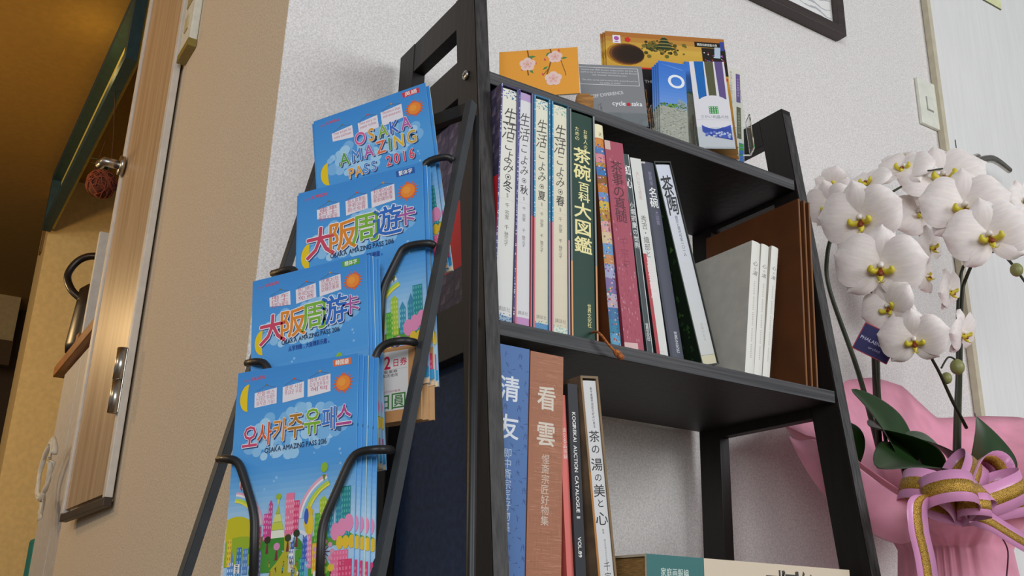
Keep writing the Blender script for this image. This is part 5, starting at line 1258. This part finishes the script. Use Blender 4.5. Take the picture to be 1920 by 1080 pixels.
# blue diamond tag
tg = oc(1643, 640, 1.00); tv = [oc(x, y, 1.00) for x, y in ((1623, 612), (1672, 636), (1664, 674), (1609, 652))]
# tag built facing the viewer
c_ = V((0, 0, 0))
for v in tv: c_ += v/4
zx = (CAMP-(c_+PC)).normalized(); xx = (tv[1]-tv[0]); xx = (xx-zx*xx.dot(zx)).normalized(); yy = zx.cross(xx)
B = Matrix(((xx.x, yy.x, zx.x, c_.x), (xx.y, yy.y, zx.y, c_.y), (xx.z, yy.z, zx.z, c_.z), (0, 0, 0, 1)))
bm = bmesh.new(); hw, hh = .030, .024; bbox(bm, -hw, hw, -hh, hh, -.001, 0, .0004)
tgo = obj('name_tag', from_bm(bm), cmat('tag_red_border', 'b8384a', .5), pl, B)
A = Art(2*hw, 2*hh); A.rect(.0015, .0015, 2*hw-.0015, 2*hh-.0015, '25235c'); A.up(); A.htext('PHALAENOPSIS', .004, .021, .008, 'd0cce4', .01, width=.052); A.htext('orchid', .022, .011, .006, 'b0acd0', width=.02)
A.build('tag_print', tgo, M_PRINT, Matrix.Translation((-hw, -hh, 0)))
# ribbon bow
M_RIB = mat('satin_pink_ribbon', 'e29ac6', .32, noise_scale=20, noise_amt=.04, coat=.1); M_GOLD = mat('glitter_gold_ribbon', 'cfa040', .35, metal=.4, noise_scale=900, noise_amt=.4, bump=.5, bump_scale=1200)
def strip(name, pts, wv, width, m, parent, gold=True):
    pts = [V(p) for p in pts]; wv = V(wv).normalized()
    def mk(hw_, off):
        bm = bmesh.new(); rows = []
        for i, p in enumerate(pts):
            t = (pts[min(i+1, len(pts)-1)]-pts[max(i-1, 0)]).normalized(); n_ = t.cross(wv).normalized()
            rows.append([[bm.verts.new(p+wv*u_*hw_+n_*(off+e_)) for u_ in (-1, 0, 1)] for e_ in (0, .0004)])
        for A_, B_ in zip(rows, rows[1:]):
            for q in range(2):
                for k in range(2): bm.faces.new((A_[q][k], A_[q][k+1], B_[q][k+1], B_[q][k]) if q else (A_[q][k+1], A_[q][k], B_[q][k], B_[q][k+1]))
            for k in (0, 2): bm.faces.new((A_[0][k], A_[1][k], B_[1][k], B_[0][k]))
        me = from_bm(bm, True); return me
    o_ = obj(name, mk(width/2, 0), m, parent)
    if gold:
        obj('gold_stripe', mk(width*.20, .0006), M_GOLD, o_); obj('gold_stripe', mk(width*.20, -.0006), M_GOLD, o_)
    return o_
KN = (1797, 958, .845); kn = oc(*KN)
def loop(tipx, tipy, Y, wpx, vx, vy, width=.044):
    """loop from the knot out to a tip pixel; the band's width direction given by a pixel direction"""
    tip = oc(tipx, tipy, Y); d = tip-kn; L_ = d.length; d.normalize()
    q = oc(tipx+vx*40, tipy+vy*40, Y)-tip; wv = (q-d*q.dot(d)).normalized(); e_ = d.cross(wv).normalized()
    r_ = wpx/FP*1.6*.5; pts = []
    for i in range(29):
        t = i/28*2*pi; u_ = (1-cos(t))/2; pts.append(kn+d*L_*(u_**.8)+e_*r_*sin(t)*(u_**.3)*1.5)
    return strip('ribbon_loop', pts, wv, width, M_RIB, pl)
loop(1702, 905, .86, 60, .25, 1); loop(1812, 866, .90, 46, .9, .3); loop(1872, 870, .88, 46, .7, -.7); loop(1770, 912, .80, 62, .3, 1); loop(1832, 915, .81, 52, .2, 1); loop(1905, 905, .83, 56, .3, 1); loop(1842, 945, .79, 36, .1, 1, .03); loop(1925, 935, .83, 44, .1, 1)
obj('knot', sphere_mesh(.014, 1, .8, 1.1), M_RIB, pl, Matrix.Translation(kn))
def tail(pp, wdir, width=.042):
    P_ = spline([oc(x, y, Y) for x, y, Y in pp], 6); a = oc(pp[0][0]+wdir[0]*30, pp[0][1]+wdir[1]*30, pp[0][2])-oc(*pp[0]); strip('ribbon_tail', P_, a, width, M_RIB, pl)
tail([(1795, 955, .84), (1750, 930, .825), (1722, 940, .82), (1722, 990, .82), (1735, 1050, .825), (1745, 1120, .83)], (1, .1))
tail([(1800, 960, .84), (1850, 975, .82), (1900, 1005, .82), (1960, 1040, .83)], (.2, 1), .03)
tail([(1800, 965, .845), (1850, 955, .85), (1900, 945, .86), (1960, 955, .86)], (.1, 1), .026)
# thin dark cord hanging at the counter's right edge of the pot
tube('cord', [oc(1880, 1010, .88), oc(1890, 1035, .88), oc(1887, 1085, .88)], .0012, cmat('purple_cord', '5a2040', .6), pl, 6, 5)
